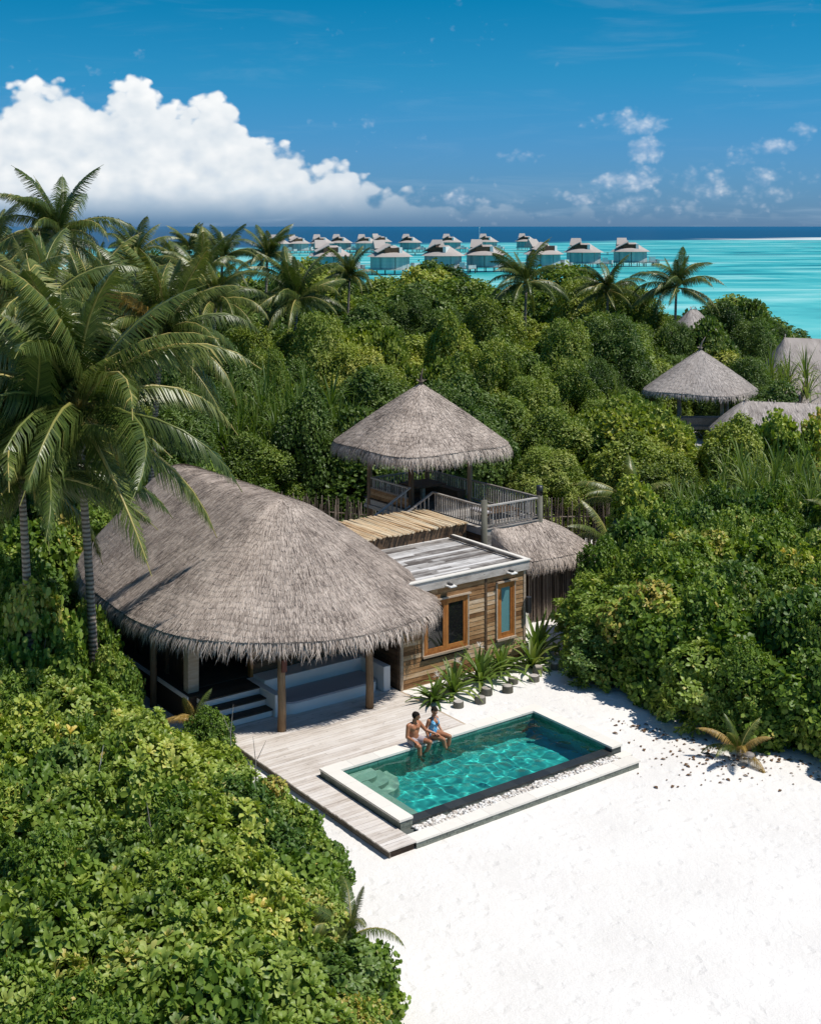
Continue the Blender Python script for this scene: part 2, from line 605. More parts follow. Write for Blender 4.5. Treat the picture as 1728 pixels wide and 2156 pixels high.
def leaf_set(base, transl=0.28, rough=0.45, spec=0.28, ovary=0.26, bright=1.0):
    """three tones of one foliage: base stops scaled and turned toward yellow or dark green"""
    out_ = {}
    for tone, k in (('mid', (1.03, 1.12, 1.00)), ('light', (1.42, 1.38, 1.18)), ('dark', (0.58, 0.74, 0.82))):
        k = tuple(q * bright for q in k)
        out_[tone] = m_leaf(base[0] + '_' + tone, [(p, tuple(c * q for c, q in zip(cc, k))) for p, cc in base[1]], transl, rough, spec, ovary)
    return out_


LEAF = {}
LEAF['rosette'] = leaf_set(('leaf_sea_lettuce', [(0.0, (0.060, 0.098, 0.014)), (0.4, (0.140, 0.198, 0.030)), (0.8, (0.250, 0.300, 0.062)), (0.97, (0.36, 0.37, 0.11)), (1.0, (0.48, 0.38, 0.12))]), spec=0.36, rough=0.45, bright=1.06)
LEAF['round'] = leaf_set(('leaf_round_shrub', [(0.0, (0.046, 0.088, 0.013)), (0.4, (0.118, 0.180, 0.026)), (0.8, (0.220, 0.275, 0.050)), (0.97, (0.34, 0.35, 0.09)), (1.0, (0.46, 0.34, 0.10))]), bright=1.05)
LEAF['tree'] = leaf_set(('leaf_canopy', [(0.0, (0.046, 0.076, 0.012)), (0.4, (0.122, 0.170, 0.026)), (0.8, (0.230, 0.268, 0.050)), (1.0, (0.34, 0.34, 0.10))]))
MAT['leaf_strap'] = m_leaf('leaf_strap', [(0.0, (0.050, 0.10, 0.018)), (0.5, (0.13, 0.20, 0.04)), (1.0, (0.27, 0.30, 0.08))])
MAT['leaf_palm'] = m_leaf('leaf_palm', [(0.0, (0.026, 0.048, 0.010)), (0.45, (0.070, 0.105, 0.020)), (0.85, (0.165, 0.190, 0.045)), (1.0, (0.42, 0.35, 0.11))], transl=0.16, rough=0.36, spec=0.42, ovary=0.35)
MAT['leaf_dry'] = m_leaf('leaf_palm_dry', [(0.0, (0.16, 0.12, 0.03)), (0.5, (0.34, 0.21, 0.05)), (1.0, (0.50, 0.36, 0.14))], transl=0.2)
MAT['bark'] = m_flat('grey_bark', (0.16, 0.125, 0.095), 0.85, 0.15, 0.35, 9.0)
m, g = new_mat('palm_trunk_bark')
pz = g.n('ShaderNodeNewGeometry').outputs['Position']
rings = g.n('ShaderNodeTexWave', wave_type='BANDS', bands_direction='Z', ins={'Vector': pz, 'Scale': 2.2, 'Distortion': 2.5, 'Detail': 2})
MAT['palm_bark'] = finish(m, g, g.ramp(rings.outputs[1], [(0.0, (0.10, 0.082, 0.065)), (0.5, (0.24, 0.20, 0.165)), (1.0, (0.33, 0.285, 0.24))]), 0.85, 0.15, rings.outputs[1], 0.5, 0.03)

# sand: fine ripples and foot marks
m, g = new_mat('white_coral_sand')
pz = g.n('ShaderNodeNewGeometry').outputs['Position']
big = g.noise(pz, 0.35, 4, 0.6)
mid = g.noise(pz, 3.2, 5, 0.65)
fin = g.noise(pz, 26.0, 3, 0.6)
feet = g.maprange(g.vor(g.vm('ADD', pz, g.vm('SCALE', g.noise(pz, 2.5, 3, 0.5, col=True), scale=0.5)), 2.2, 'SMOOTH_F1', smooth=0.4), 0.05, 0.38)
hgt = g.m('ADD', g.m('MULTIPLY', mid, 0.6), g.m('ADD', g.m('MULTIPLY', feet, 0.45), g.m('MULTIPLY', fin, 0.16)))
cs = g.ramp(g.m('ADD', g.m('MULTIPLY', big, 0.5), g.m('MULTIPLY', fin, 0.5)), [(0.25, (0.62, 0.59, 0.555)), (0.55, (0.72, 0.695, 0.66)), (0.85, (0.76, 0.74, 0.71))])
MAT['sand'] = finish(m, g, cs, 0.9, 0.1, hgt, 0.52, 0.11)

# lagoon: sand-bottom turquoise with reef patches, deep sea beyond the reef
m, g = new_mat('lagoon_water')
pz = g.n('ShaderNodeNewGeometry').outputs['Position']
x, y, z = g.sep(pz)
edge_n = g.noise(g.vm('MULTIPLY', pz, (0.0030, 0.0030, 0)), 1.0, 5, 0.55)
reach = g.m('ADD', g.m('MULTIPLY_ADD', x, 1.15, 1180.0), g.m('MULTIPLY', g.m('SUBTRACT', edge_n, 0.5), 700.0))
reach = g.m('MAXIMUM', g.m('MINIMUM', reach, 2050.0), 820.0)
deep = g.maprange(g.m('SUBTRACT', y, reach), -110.0, 60.0, 0, 1, True)
n1 = g.noise(g.vm('MULTIPLY', pz, (0.0085, 0.020, 0)), 1.0, 7, 0.62, dist=1.6)
n2 = g.noise(g.vm('MULTIPLY', pz, (0.020, 0.060, 0)), 1.0, 5, 0.6)
lag = g.ramp(g.m('ADD', g.m('MULTIPLY', n1, 0.72), g.m('MULTIPLY', n2, 0.28)),
             [(0.36, (0.008, 0.08, 0.11)), (0.42, (0.012, 0.18, 0.20)), (0.45, (0.022, 0.30, 0.31)), (0.49, (0.045, 0.40, 0.395)), (0.54, (0.13, 0.50, 0.475)), (0.62, (0.34, 0.64, 0.60))])
near = g.maprange(y, 170.0, 420.0, 1.0, 0.0, True)
lag = g.mix(g.m('MULTIPLY', near, 0.40), lag, (0.17, 0.58, 0.55))
bar = g.m('MULTIPLY', g.maprange(x, 130.0, 420.0, 0, 1, True),
          g.m('MULTIPLY', g.maprange(y, 1450.0, 1620.0, 0, 1, True), g.maprange(y, 1800.0, 1950.0, 1, 0, True)))
lag = g.mix(bar, lag, (0.80, 0.80, 0.74))
far = g.maprange(y, 1500.0, 9000.0, 0, 1, True)
dcol = g.mix(far, (0.003, 0.050, 0.115), (0.003, 0.070, 0.160))
cw = g.mix(deep, lag, dcol)
wav = g.noise(g.vm('MULTIPLY', pz, (0.25, 0.55, 0)), 1.0, 4, 0.6)
MAT['sea'] = finish(m, g, cw, 0.35, 0.12, wav, 0.25, 0.3)
# ------------------------------------------------------------------ ground and sea
def sstep(x, a, b):
    t = np.clip((np.asarray(x, dtype=float) - a) / (b - a), 0, 1)
    return t * t * (3 - 2 * t)


def ground_z(X, Y):
    """height of the sand: banked up beside the deck and pool, falling to the shore"""
    X = np.asarray(X, dtype=float)
    Y = np.asarray(Y, dtype=float)
    a = (X - ORG.x) * H_DIR.x + (Y - ORG.y) * H_DIR.y
    b = (X - ORG.x) * V_DIR.x + (Y - ORG.y) * V_DIR.y
    z = 0.17 * sstep(b, -3.9, -1.0) * sstep(a, 4.6, 5.5) * (1 - sstep(a, 13, 16)) * (1 - sstep(b, 8, 10))
    z = z + 0.035 * np.sin(X * 1.3 + 0.7 * np.sin(Y * 0.9)) * np.sin(Y * 1.1 + X * 0.4) * (1 - sstep(b, -6.0, -4.9) * (1 - sstep(a, 9, 12)) * sstep(a, -6, -3))
    return z


gx = np.unique(np.concatenate([np.linspace(-130, -16, 30), np.linspace(-16, 22, 190), np.linspace(22, 75, 22)]))
gy = np.unique(np.concatenate([np.linspace(-30, 14, 12), np.linspace(14, 56, 211), np.linspace(56, 290, 50)]))
GX, GY = np.meshgrid(gx, gy)
GZ = ground_z(GX, GY)
# shore: an inlet line the island keeps to
shore = 205 - 45 * sstep(GX, 8, 22) - 95 * sstep(GX, 44, 56) + 20 * sstep(-GX, 20, 60) + 6 * np.sin(GX * 0.21)
out = sstep(GY - shore, -4, 14)
GZ = GZ * (1 - out) - 1.6 * out
GZ = GZ - 1.6 * sstep(GX, 58, 72)
nX, nY = len(gx), len(gy)
idx = np.arange(nX * nY).reshape(nY, nX)
quads = np.stack([idx[:-1, :-1], idx[:-1, 1:], idx[1:, 1:], idx[1:, :-1]], -1).reshape(-1, 4)
gv = np.stack([GX, GY, GZ], -1).reshape(-1, 3)
# hollow left open under the pool basin
ga = (gv[:, 0] - ORG.x) * H_DIR.x + (gv[:, 1] - ORG.y) * H_DIR.y
gb = (gv[:, 0] - ORG.x) * V_DIR.x + (gv[:, 1] - ORG.y) * V_DIR.y
inside = (ga > 0.20) & (ga < 8.03) & (gb > -3.78) & (gb < -0.20)
gv[inside, 2] = -3.0
ground = link('sand_ground', np_mesh('sand_ground', gv, quads, MAT['sand'], smooth=True))
tag(ground, 'white coral sand beach around the villa and pool', None, kind='structure')

sea_xs = [-60000, -3000, -30, 30, 3000, 60000]
sea_ys = [-20000, 10, 90, 600, 6000, 80000]
sv = [(x, y, -0.6) for y in sea_ys for x in sea_xs]
si = np.arange(36).reshape(6, 6)
sq = np.stack([si[:-1, :-1], si[:-1, 1:], si[1:, 1:], si[1:, :-1]], -1).reshape(-1, 4)
sq = np.delete(sq, 1 * 5 + 2, 0)          # no sea under the island's middle
sea = link('sea_water', np_mesh('sea_water', sv, sq, MAT['sea'], smooth=True))
tag(sea, 'turquoise lagoon turning to deep blue sea at the horizon', None, kind='structure')

# ------------------------------------------------------------------ pool
pool = vthing('swimming_pool', 'plunge pool of green stone with cream coping and black overflow edge', 'swimming pool', 4.1, -2.0, 0)
CT = 0.45                      # coping top
WZ = 0.29                      # water level
MB().box(0.42, 7.83, -3.62, -0.42, -1.25, -1.05).build('pool_floor', MAT['pool_floor'], pool)
sh = MB()
sh.box(0.04, 0.40, -3.90, -0.02, -1.25, CT - 0.065)
sh.box(0.40, 7.85, -0.40, -0.02, -1.25, CT - 0.065)
sh.box(7.85, 8.22, -3.90, -0.02, -1.25, CT - 0.065)
sh.box(0.40, 7.85, -3.90, -3.64, -1.25, 0.255)
sh.build('pool_shell', MAT['grout'], pool)


def slab_row(name, mat, parent, x0, x1, y0, y1, z0, z1, n, along='x', gap=0.006, jit=0.0):
    L = (x1 - x0) if along == 'x' else (y1 - y0)
    for i in range(n):
        s0, s1 = L * i / n + gap / 2, L * (i + 1) / n - gap / 2
        dz = random.uniform(-jit, jit)
        if along == 'x':
            piece(name, mat, parent, x0 + s0, x0 + s1, y0, y1, z0 + dz, z1 + dz)
        else:
            piece(name, mat, parent, x0, x1, y0 + s0, y0 + s1, z0 + dz, z1 + dz)


slab_row('coping_slab', MAT['coping'], pool, 0.0, 0.44, -3.94, -0.44, CT - 0.06, CT, 4, 'y')
slab_row('coping_slab', MAT['coping'], pool, 0.0, 8.25, -0.44, 0.0, CT - 0.06, CT, 9, 'x')
slab_row('coping_slab', MAT['coping'], pool, 7.81, 8.25, -3.94, -0.44, CT - 0.06, CT, 4, 'y')
slab_row('edge_slab', MAT['black_edge'], pool, 0.44, 7.81, -3.93, -3.60, 0.258, 0.30, 12, 'x', gap=0.004)


def tiles(name, mat, parent, plane, c, u0, u1, z0, z1, du, dz, proud, gap=0.008, jit=0.004):
    """small stone tiles on an upright face. plane 'y': face at y=c running along x; 'x': face at x=c along y"""
    k = 0
    nz = max(1, round((z1 - z0) / dz))
    nu = max(1, round((u1 - u0) / du))
    hz, hu = (z1 - z0) / nz, (u1 - u0) / nu
    for j in range(nz):
        sh_ = hu / 2 if j % 2 else 0
        edges = [u0] + [u0 + hu * i - sh_ for i in range(1, nu + 1)] + [u1]
        for e0, e1 in zip(edges[:-1], edges[1:]):
            if e1 - e0 < 0.05:
                continue
            t = proud + random.uniform(-jit, jit)
            lo, hi = sorted((c, c + t))
            za, zb = z0 + hz * j + gap / 2, z0 + hz * (j + 1) - gap / 2
            if plane == 'y':
                piece(name, mat, parent, e0 + gap / 2, e1 - gap / 2, lo, hi, za, zb)
            else:
                piece(name, mat, parent, lo, hi, e0 + gap / 2, e1 - gap / 2, za, zb)
            k += 1
    return k


# inner faces (seen through the water), outer faces
tiles('wall_tile', MAT['pool_tile'], pool, 'y', -0.40, 0.40, 7.85, -1.05, 0.38, 0.34, 0.205, -0.022)
tiles('wall_tile', MAT['pool_tile'], pool, 'x', 7.85, -3.62, -0.43, -1.05, 0.38, 0.40, 0.285, -0.022)
MB().box(0.40, 0.42, -3.62, -0.42, -1.05, 0.38).box(0.42, 7.83, -3.64, -3.62, -1.05, 0.25).build('inner_face', MAT['pool_tile'], pool)
tiles('face_tile', MAT['grey_tile'], pool, 'y', -3.90, 0.44, 7.81, 0.15, 0.255, 0.24, 0.105, -0.014)
tiles('face_tile', MAT['grey_tile'], pool, 'x', 0.04, -3.90, -0.02, 0.20, 0.385, 0.24, 0.09, -0.014)
tiles('face_tile', MAT['grey_tile'], pool, 'y', -3.90, 0.04, 0.44, 0.15, 0.385, 0.2, 0.09, -0.016)
# ledge and curved steps in the left end
MB().box(0.42, 0.98, -3.62, -0.42, -1.05, 0.10).build('ledge', MAT['pool_ledge'], pool, bevel=0.03)


def arc_step(r, z0, z1):
    pts = [(0.42, -0.42)]
    for i in range(13):
        t = i / 12 * math.pi / 2
        pts.append((0.98 + (r - 0.1) * math.cos(t) ** 0.7, -0.42 - r * math.sin(t) ** 0.7))
    pts.append((0.42, -0.42 - r))
    return MB().prism(pts, z0, z1)


for i, (r, zt) in enumerate(((0.62, 0.16), (0.92, -0.14), (1.22, -0.42))):
    arc_step(r, -1.05, zt).build('pool_step', MAT['pool_ledge'], pool, bevel=0.03)

# water: a real rippled sheet
m, g = new_mat('pool_water')
gl = g.n('ShaderNodeBsdfRefraction', ins={'Color': (0.80, 0.985, 0.955), 'Roughness': 0.0, 'IOR': 1.33})
gs = g.n('ShaderNodeBsdfGlossy', ins={'Color': (1, 1, 1), 'Roughness': 0.02})
fr = g.n('ShaderNodeFresnel', ins={'IOR': 1.33})
mx = g.n('ShaderNodeMixShader', ins={0: fr.outputs[0], 1: gl.outputs[0], 2: gs.outputs[0]})
g.n('ShaderNodeOutputMaterial', ins={0: mx.outputs[0]})
MAT['water'] = m
wx = np.linspace(0.425, 7.825, 300)
wy = np.linspace(-3.61, -0.425, 130)
WX, WY = np.meshgrid(wx, wy)
wr = np.random.default_rng(3)
WH = np.zeros_like(WX)
for i in range(52):
    lam = wr.uniform(0.22, 0.85)
    th = wr.normal(0.5, 0.9)
    kx, ky = math.cos(th) * 2 * math.pi / lam, math.sin(th) * 2 * math.pi / lam
    WH += 0.0030 * (lam / 0.6) ** 1.2 * np.sin(kx * WX + ky * WY + wr.uniform(0, 6.28) + 0.8 * np.sin(WX * wr.uniform(0.5, 1.6) + WY * wr.uniform(0.5, 1.6)))
calm = 0.35 + 0.65 * sstep(np.sqrt(((WX - 4.6) / 3.4) ** 2 + ((WY + 1.9) / 1.6) ** 2), 1.25, 0.55)
WZZ = WZ + WH * calm * 0.62
wi = np.arange(WX.size).reshape(WX.shape)
wq = np.stack([wi[:-1, :-1], wi[:-1, 1:], wi[1:, 1:], wi[1:, :-1]], -1).reshape(-1, 4)
wv = np.stack([WX, WY, WZZ], -1).reshape(-1, 3) - np.array([4.1, -2.0, 0])
water = link('water', np_mesh('water', wv, wq, MAT['water'], smooth=True), pool)
water.cycles.is_caustics_caster = True
for o in pool.children:
    if o is not water:
        o.cycles.is_caustics_receiver = True

# pebble channel below the overflow edge
pebv, pebf, pebc = [], [], []
ico = bmesh.new()
bmesh.ops.create_icosphere(ico, subdivisions=1, radius=1)
iv = np.array([v.co[:] for v in ico.verts])
ifc = np.array([[v.index for v in f.verts] for f in ico.faces])
ico.free()
npb = 1500
for i in range(npb):
    s = random.uniform(0.028, 0.062)
    q = iv * np.array([s * random.uniform(0.8, 1.5), s, s * 0.7]) * (1 + 0.12 * rng.standard_normal((len(iv), 1)))
    t = random.uniform(0, 6.28)
    rot = np.array([[math.cos(t), -math.sin(t), 0], [math.sin(t), math.cos(t), 0], [0, 0, 1]])
    px, py = random.uniform(0.40, 7.86), random.uniform(-4.27, -3.96)
    pz_ = 0.165 + random.uniform(0, 0.05) + 0.02 * math.sin(px * 7)
    pebf.append(ifc + len(pebv) * len(iv))
    pebv.append(q @ rot.T + np.array([px, py, pz_]))
    pebc.append(np.full(len(iv), random.random()))
kerb = vthing('pool_terrace', 'low stone kerb with cream slabs and white pebble channel in front of the pool', 'terrace', 3.7, -4.5, 0)
peb = link('pebbles', np_mesh('pebbles', np.concatenate(pebv) - np.array([3.7, -4.5, 0]), np.concatenate(pebf), MAT['pebble'], np.concatenate(pebc)), kerb)
tag(peb, kind='stuff')
MB().box(0.06, 8.16, -4.66, -3.91, -0.1, 0.16).build('kerb_core', MAT['grout'], kerb)
slab_row('kerb_slab', MAT['coping'], kerb, -0.02, 8.22, -4.70, -4.27, 0.165, 0.22, 10, 'x')
slab_row('kerb_slab', MAT['coping'], kerb, 7.86, 8.34, -4.265, -3.95, 0.165, 0.22, 1, 'x')
tiles('kerb_tile', MAT['grey_tile'], kerb, 'y', -4.66, 0.0, 8.18, -0.02, 0.16, 0.22, 0.09, -0.014)
tiles('kerb_tile', MAT['grey_tile'], kerb, 'x', 8.16, -4.66, -3.95, -0.02, 0.16, 0.2, 0.09, 0.014)

# ------------------------------------------------------------------ timber deck
deck = vthing('timber_deck', 'sun-bleached timber deck wrapping the pool below the thatched villa', 'deck', 2.4, 0.5, 0)
pitch, wid = 0.145, 0.137
b = -4.70
row = 0
while b < 4.62:
    if b + wid <= 0.0:
        spans = [(-0.90, -0.012)]
    elif b < 0.004:
        spans = [(-0.90, -0.012)]
    else:
        cut = [(1.1, 3.9), (2.6,), (0.4, 2.9), (1.9, 4.4), (3.3,)][row % 5]
        e = [-0.90, *[c + random.uniform(-0.15, 0.15) for c in cut], 5.69]
        spans = list(zip(e[:-1], e[1:]))
    for (s0, s1) in spans:
        dz = random.uniform(-0.003, 0.003)
        j0 = random.uniform(-0.012, 0.012) if s0 == -0.90 else 0.002
        piece('deck_board', MAT['deck'], deck, s0 + j0, s1 - 0.002, b, b + wid, 0.19 + dz, 0.222 + dz)
    b += pitch
    row += 1
MB().box(-0.84, -0.80, -4.66, 5.4, 0.09, 0.186).box(-0.84, -0.80, -4.66, 5.4, -0.04, 0.075).build('side_beam', MAT['deck_side'], deck)
MB().box(-0.78, -0.05, -4.64, 4.6, -0.05, 0.185).box(-0.05, 5.62, 0.03, 4.6, -0.05, 0.185).build('under_frame', MAT['darkwood'], deck)
MB().box(5.695, 5.79, 0.02, 3.98, 0.05, 0.205).build('edge_board', MAT['trim'], deck)
# ------------------------------------------------------------------ thatch
def resample(poly, n, closed=True):
    P = np.asarray(poly, dtype=float)
    if closed:
        P = np.vstack([P, P[:1]])
    L = np.concatenate([[0], np.cumsum(np.linalg.norm(np.diff(P, axis=0), axis=1))])
    t = np.linspace(0, L[-1], n, endpoint=not closed)
    return np.stack([np.interp(t, L, P[:, k]) for k in range(P.shape[1])], -1)


def smooth_closed(P, it):
    for _ in range(it):
        P = 0.5 * P + 0.25 * (np.roll(P, 1, 0) + np.roll(P, -1, 0))
    return P


class Thatch:
    """a thatched roof between an eave loop (x,y,z) and a ridge line r0-r1; t runs round the eave, s from ridge (0) to eave (1)"""
    def __init__(self, eave, r0, r1, bulge=0.12, closed=True, n=200, smooth=3, crown=0.0, fan=4):
        self.crown = crown
        E_ = resample(eave, n, closed)
        if closed:
            E_ = smooth_closed(E_, smooth)
        self.E = E_
        r0, r1 = np.array(r0, float), np.array(r1, float)
        dr = r1 - r0
        L2 = max(dr @ dr, 1e-9)
        k = np.clip(((E_ - r0) @ dr) / L2, 0, 1) if L2 > 1e-6 else np.zeros(len(E_))
        for _ in range(fan if closed else 1):
            if closed:
                k = 0.5 * k + 0.25 * (np.roll(k, 1) + np.roll(k, -1))
        self.Rg = r0 + k[:, None] * dr
        self.bulge = bulge
        self.closed = closed
        self.n = n

    def at(self, t, s):
        """t in [0,1), arrays"""
        t = np.asarray(t, float)
        s = np.asarray(s, float)
        m = self.n if self.closed else self.n - 1
        f = (t % 1.0) * m if self.closed else np.clip(t, 0, 0.99999) * m
        i = np.floor(f).astype(int)
        w_ = (f - i)[..., None]
        j = (i + 1) % self.n
        i = i % self.n
        e = self.E[i] * (1 - w_) + self.E[j] * w_
        r = self.Rg[i] * (1 - w_) + self.Rg[j] * w_
        p = r + (e - r) * s[..., None]
        sc1 = np.clip(s, 0, 1)
        p[..., 2] += (e[..., 2] - r[..., 2]) * ((np.where(sc1 < self.crown, sc1 ** 2 / (2 * max(self.crown, 1e-6)), sc1 - self.crown / 2) / (1 - self.crown / 2)) - sc1) + self.bulge * np.sin(np.pi * np.clip(s, 0, 1)) + 0.0
        return p

    def frame(self, t, s):
        p = self.at(t, s)
        ds = self.at(t, np.minimum(s + 0.02, 1.05)) - self.at(t, np.minimum(s + 0.02, 1.05) - 0.03)
        dt = self.at(np.asarray(t) + 0.004, np.maximum(s, 0.03)) - self.at(np.asarray(t) - 0.004, np.maximum(s, 0.03))
        dn = ds / np.maximum(np.linalg.norm(ds, axis=-1, keepdims=True), 1e-9)
        side = dt / np.maximum(np.linalg.norm(dt, axis=-1, keepdims=True), 1e-9)
        nrm = np.cross(side, dn)
        nrm /= np.maximum(np.linalg.norm(nrm, axis=-1, keepdims=True), 1e-9)
        nrm = np.where(nrm[..., 2:3] < 0, -nrm, nrm)
        return p, dn, side, nrm

    def shell(self, thick=0.22, ns=14):
        n = self.n
        t = np.arange(n) / (n if self.closed else n - 1)
        ss = np.linspace(0, 1, ns)
        V = []
        for s in ss:
            V.append(self.at(t, np.full(n, s)))
        for s in ss[::-1]:
            q = self.at(t, np.full(n, s * 0.985))
            q[:, 2] -= thick
            V.append(q)
        V = np.concatenate(V)
        rows = len(ss) * 2
        F_ = []
        for r_ in range(rows - 1):
            for i in range(n if self.closed else n - 1):
                j = (i + 1) % n
                F_.append((r_ * n + i, r_ * n + j, (r_ + 1) * n + j, (r_ + 1) * n + i))
        return V, np.array(F_)

    def strands(self, count, courses, rg, length=0.36, width=0.016, lift=0.035):
        """lapped courses of reed ends"""
        t = rg.random(count)
        s = np.sqrt(rg.random(count))
        c = (np.ceil(s * courses + 0.30 * np.sin(t * 41.0) + 0.25 * np.sin(t * 97.0 + s * 9.0)) - 0.30 * np.sin(t * 41.0) - 0.25 * np.sin(t * 97.0 + s * 9.0)) / courses           # lower edge of the course it belongs to
        on = rg.random(count) < 0.55
        s_end = np.where(on, c + rg.normal(0, 0.13, count) / courses, s)
        s_end = np.clip(s_end, 0.02, 1.0)
        p, dn, side, nrm = self.frame(t, s_end)
        L = length * rg.uniform(0.6, 1.25, count)[:, None]
        lat = rg.normal(0, 0.11, count)[:, None]
        tip = p + nrm * (lift * np.where(on, rg.uniform(0.3, 1.1, count), rg.uniform(0.1, 0.6, count))[:, None]) + side * lat * L * 0.5
        root = p - dn * L + nrm * 0.004 - side * lat * L * 0.5
        W_ = (width * rg.uniform(0.6, 1.6, count))[:, None]
        V = np.stack([root - side * W_ / 2, root + side * W_ / 2, tip + side * W_ * 0.35, tip - side * W_ * 0.35], 1)
        cc = np.clip(rg.normal(0.56, 0.19, count), 0.0, 1.0)
        cc = np.where(rg.random(count) < 0.06, 0.08, cc)
        return V.reshape(-1, 3), np.arange(count * 4).reshape(-1, 4), np.repeat(cc, 4)

    def fringe(self, count, rg, length=0.42, width=0.02, spread=0.14):
        t = rg.random(count)
        s = 1.0 - rg.random(count) ** 1.5 * 0.09
        p, dn, side, nrm = self.frame(t, s)
        L = (length * rg.uniform(0.45, 1.25, count))[:, None]
        W_ = (width * rg.uniform(0.6, 1.5, count))[:, None]
        p = p - nrm * np.where(rg.random(count) < 0.5, rg.uniform(-0.035, 0.0, count), rg.uniform(-0.02, 0.20, count))[:, None]
        down = np.array([0, 0, -1.0])
        lat = rg.normal(0, 0.20, count)[:, None]
        d1 = dn * 0.75 + down * 0.5 + side * lat
        d2 = dn * 0.25 + down * 0.95 + side * lat * 1.8
        a = p - dn * 0.16
        b_ = p + d1 * L * 0.5
        c = b_ + d2 * L * 0.5
        V = np.stack([a - side * W_ / 2, a + side * W_ / 2, b_ + side * W_ / 2, b_ - side * W_ / 2, c], 1)
        k = np.arange(count)[:, None] * 5
        q = np.concatenate([k, k + 1, k + 2, k + 3], 1)
        tr = np.concatenate([k + 3, k + 2, k + 4], 1)
        cc = np.clip(rg.normal(0.66, 0.2, count), 0.05, 1.0)
        return V.reshape(-1, 3), q, tr, np.repeat(cc, 5)


def thatch_roof(th, parent, name='roof', mat=None, n_str=30000, courses=22, n_fr=3000, seed=1, fr_len=0.42, fr_w=0.02, st_w=0.016, st_len=0.36, thick=0.22):
    rg = np.random.default_rng(seed)
    mat = mat or MAT['thatch']
    o = np.array(org_of(parent))
    V, F_ = th.shell(thick)
    cc = np.clip(0.34 + 0.10 * rg.standard_normal(len(V)), 0, 1)
    roof = link(name, np_mesh(name, V - o, F_, mat, cc, smooth=True), parent)
    V, F_, C_ = th.strands(n_str, courses, rg, st_len, st_w)
    st = link('thatch_reeds', np_mesh('thatch_reeds', V - o, F_, mat, C_), roof)
    tag(st, kind='stuff')
    V, q, tr, C_ = th.fringe(n_fr, rg, fr_len, fr_w)
    fr_ = link('eave_fringe', np_mesh('eave_fringe', V - o, [q, tr], mat, C_), roof)
    tag(fr_, kind='stuff')
    return roof
# ------------------------------------------------------------------ the thatched villa
villa = vthing('thatched_villa', 'large villa under a broad rounded grey thatched roof beside the pool', 'villa', 3.2, 11.0, 0)
eave = [(-1.9, 12.9), (-2.1, 10.2), (-2.2, 8.0), (-1.95, 6.15), (-1.55, 5.1), (-0.72, 4.05), (0.55, 3.05), (1.75, 2.40), (3.05, 2.15), (4.5, 2.2), (6.05, 2.68), (7.25, 3.8), (8.0, 5.3),
        (8.35, 7.4), (8.45, 10.0), (8.3, 13.0), (7.6, 15.9), (6.2, 18.0), (4.6, 19.0), (3.1, 19.2), (1.3, 18.7), (-0.2, 17.3), (-1.2, 15.3)]
eave3 = [(a_, b_, 3.10) for a_, b_ in eave]
main_t = Thatch(eave3, (3.15, 7.6, 6.36), (3.15, 15.4, 6.36), bulge=0.14, n=260, smooth=7, crown=0.26, fan=60)
thatch_roof(main_t, villa, 'roof', n_str=150000, courses=30, n_fr=9000, seed=5, fr_len=0.50, fr_w=0.020, st_w=0.014)
FZ = 0.92
body = MB()
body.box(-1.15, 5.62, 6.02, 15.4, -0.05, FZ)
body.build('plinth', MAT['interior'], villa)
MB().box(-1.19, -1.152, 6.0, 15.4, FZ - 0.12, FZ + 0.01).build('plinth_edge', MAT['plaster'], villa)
# walls: front wall with door opening, sides, back
MB().box(1.40, 5.60, 6.42, 6.52, FZ, 1.60).box(1.40, 5.60, 6.42, 6.52, 2.65, 3.9).box(-0.62, 1.40, 6.42, 6.52, 2.95, 3.9).build('front_wall', MAT['darkwood'], villa)
for (x0, x1) in ((1.40, 1.52), (2.78, 2.88), (4.14, 4.24), (5.48, 5.60)):
    piece('mullion', MAT['teak'], villa, x0, x1, 6.38, 6.54, 1.60, 2.65)
for (x0, x1) in ((1.52, 2.78), (2.88, 4.14), (4.24, 5.48)):
    w_ = piece('window_pane', MAT['glass'], villa, x0, x1, 6.45, 6.47, 1.60, 2.65)
for i in range(5):
    piece('wall_board', MAT['darkwood'], villa, 1.41, 5.59, 6.395, 6.418, FZ + 0.01 + i * 0.136, FZ + 0.14 + i * 0.136)
piece('door_jamb', MAT['teak'], villa, 1.30, 1.398, 6.36, 6.56, FZ, 2.95)
piece('column', MAT['trim'], villa, -1.02, -0.64, 6.30, 6.62, FZ - 0.4, 3.5)
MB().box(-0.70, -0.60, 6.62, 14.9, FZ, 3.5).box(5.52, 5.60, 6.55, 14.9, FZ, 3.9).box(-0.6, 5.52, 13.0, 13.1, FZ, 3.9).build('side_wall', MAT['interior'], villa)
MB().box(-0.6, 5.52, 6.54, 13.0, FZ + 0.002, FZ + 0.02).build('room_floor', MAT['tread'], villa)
bb = 7.1
while bb < 13.6:
    piece('wall_post', MAT['darkwood'], villa, -0.80, -0.702, bb, bb + 0.14, FZ, 3.6)
    for q in range(4):
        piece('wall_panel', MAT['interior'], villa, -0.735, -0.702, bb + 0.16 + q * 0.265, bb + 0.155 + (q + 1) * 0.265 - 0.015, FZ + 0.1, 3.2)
    bb += 1.24
for (pa, pb) in ((0.78, 3.44), (4.05, 3.36)):
    MB().path([(pa, pb, 0.222), (pa + 0.01, pb, 1.0), (pa - 0.01, pb + 0.01, 2.0), (pa, pb, 2.98)], [0.135, 0.128, 0.122, 0.118], 14).build('post', MAT['post'], villa, smooth=True)
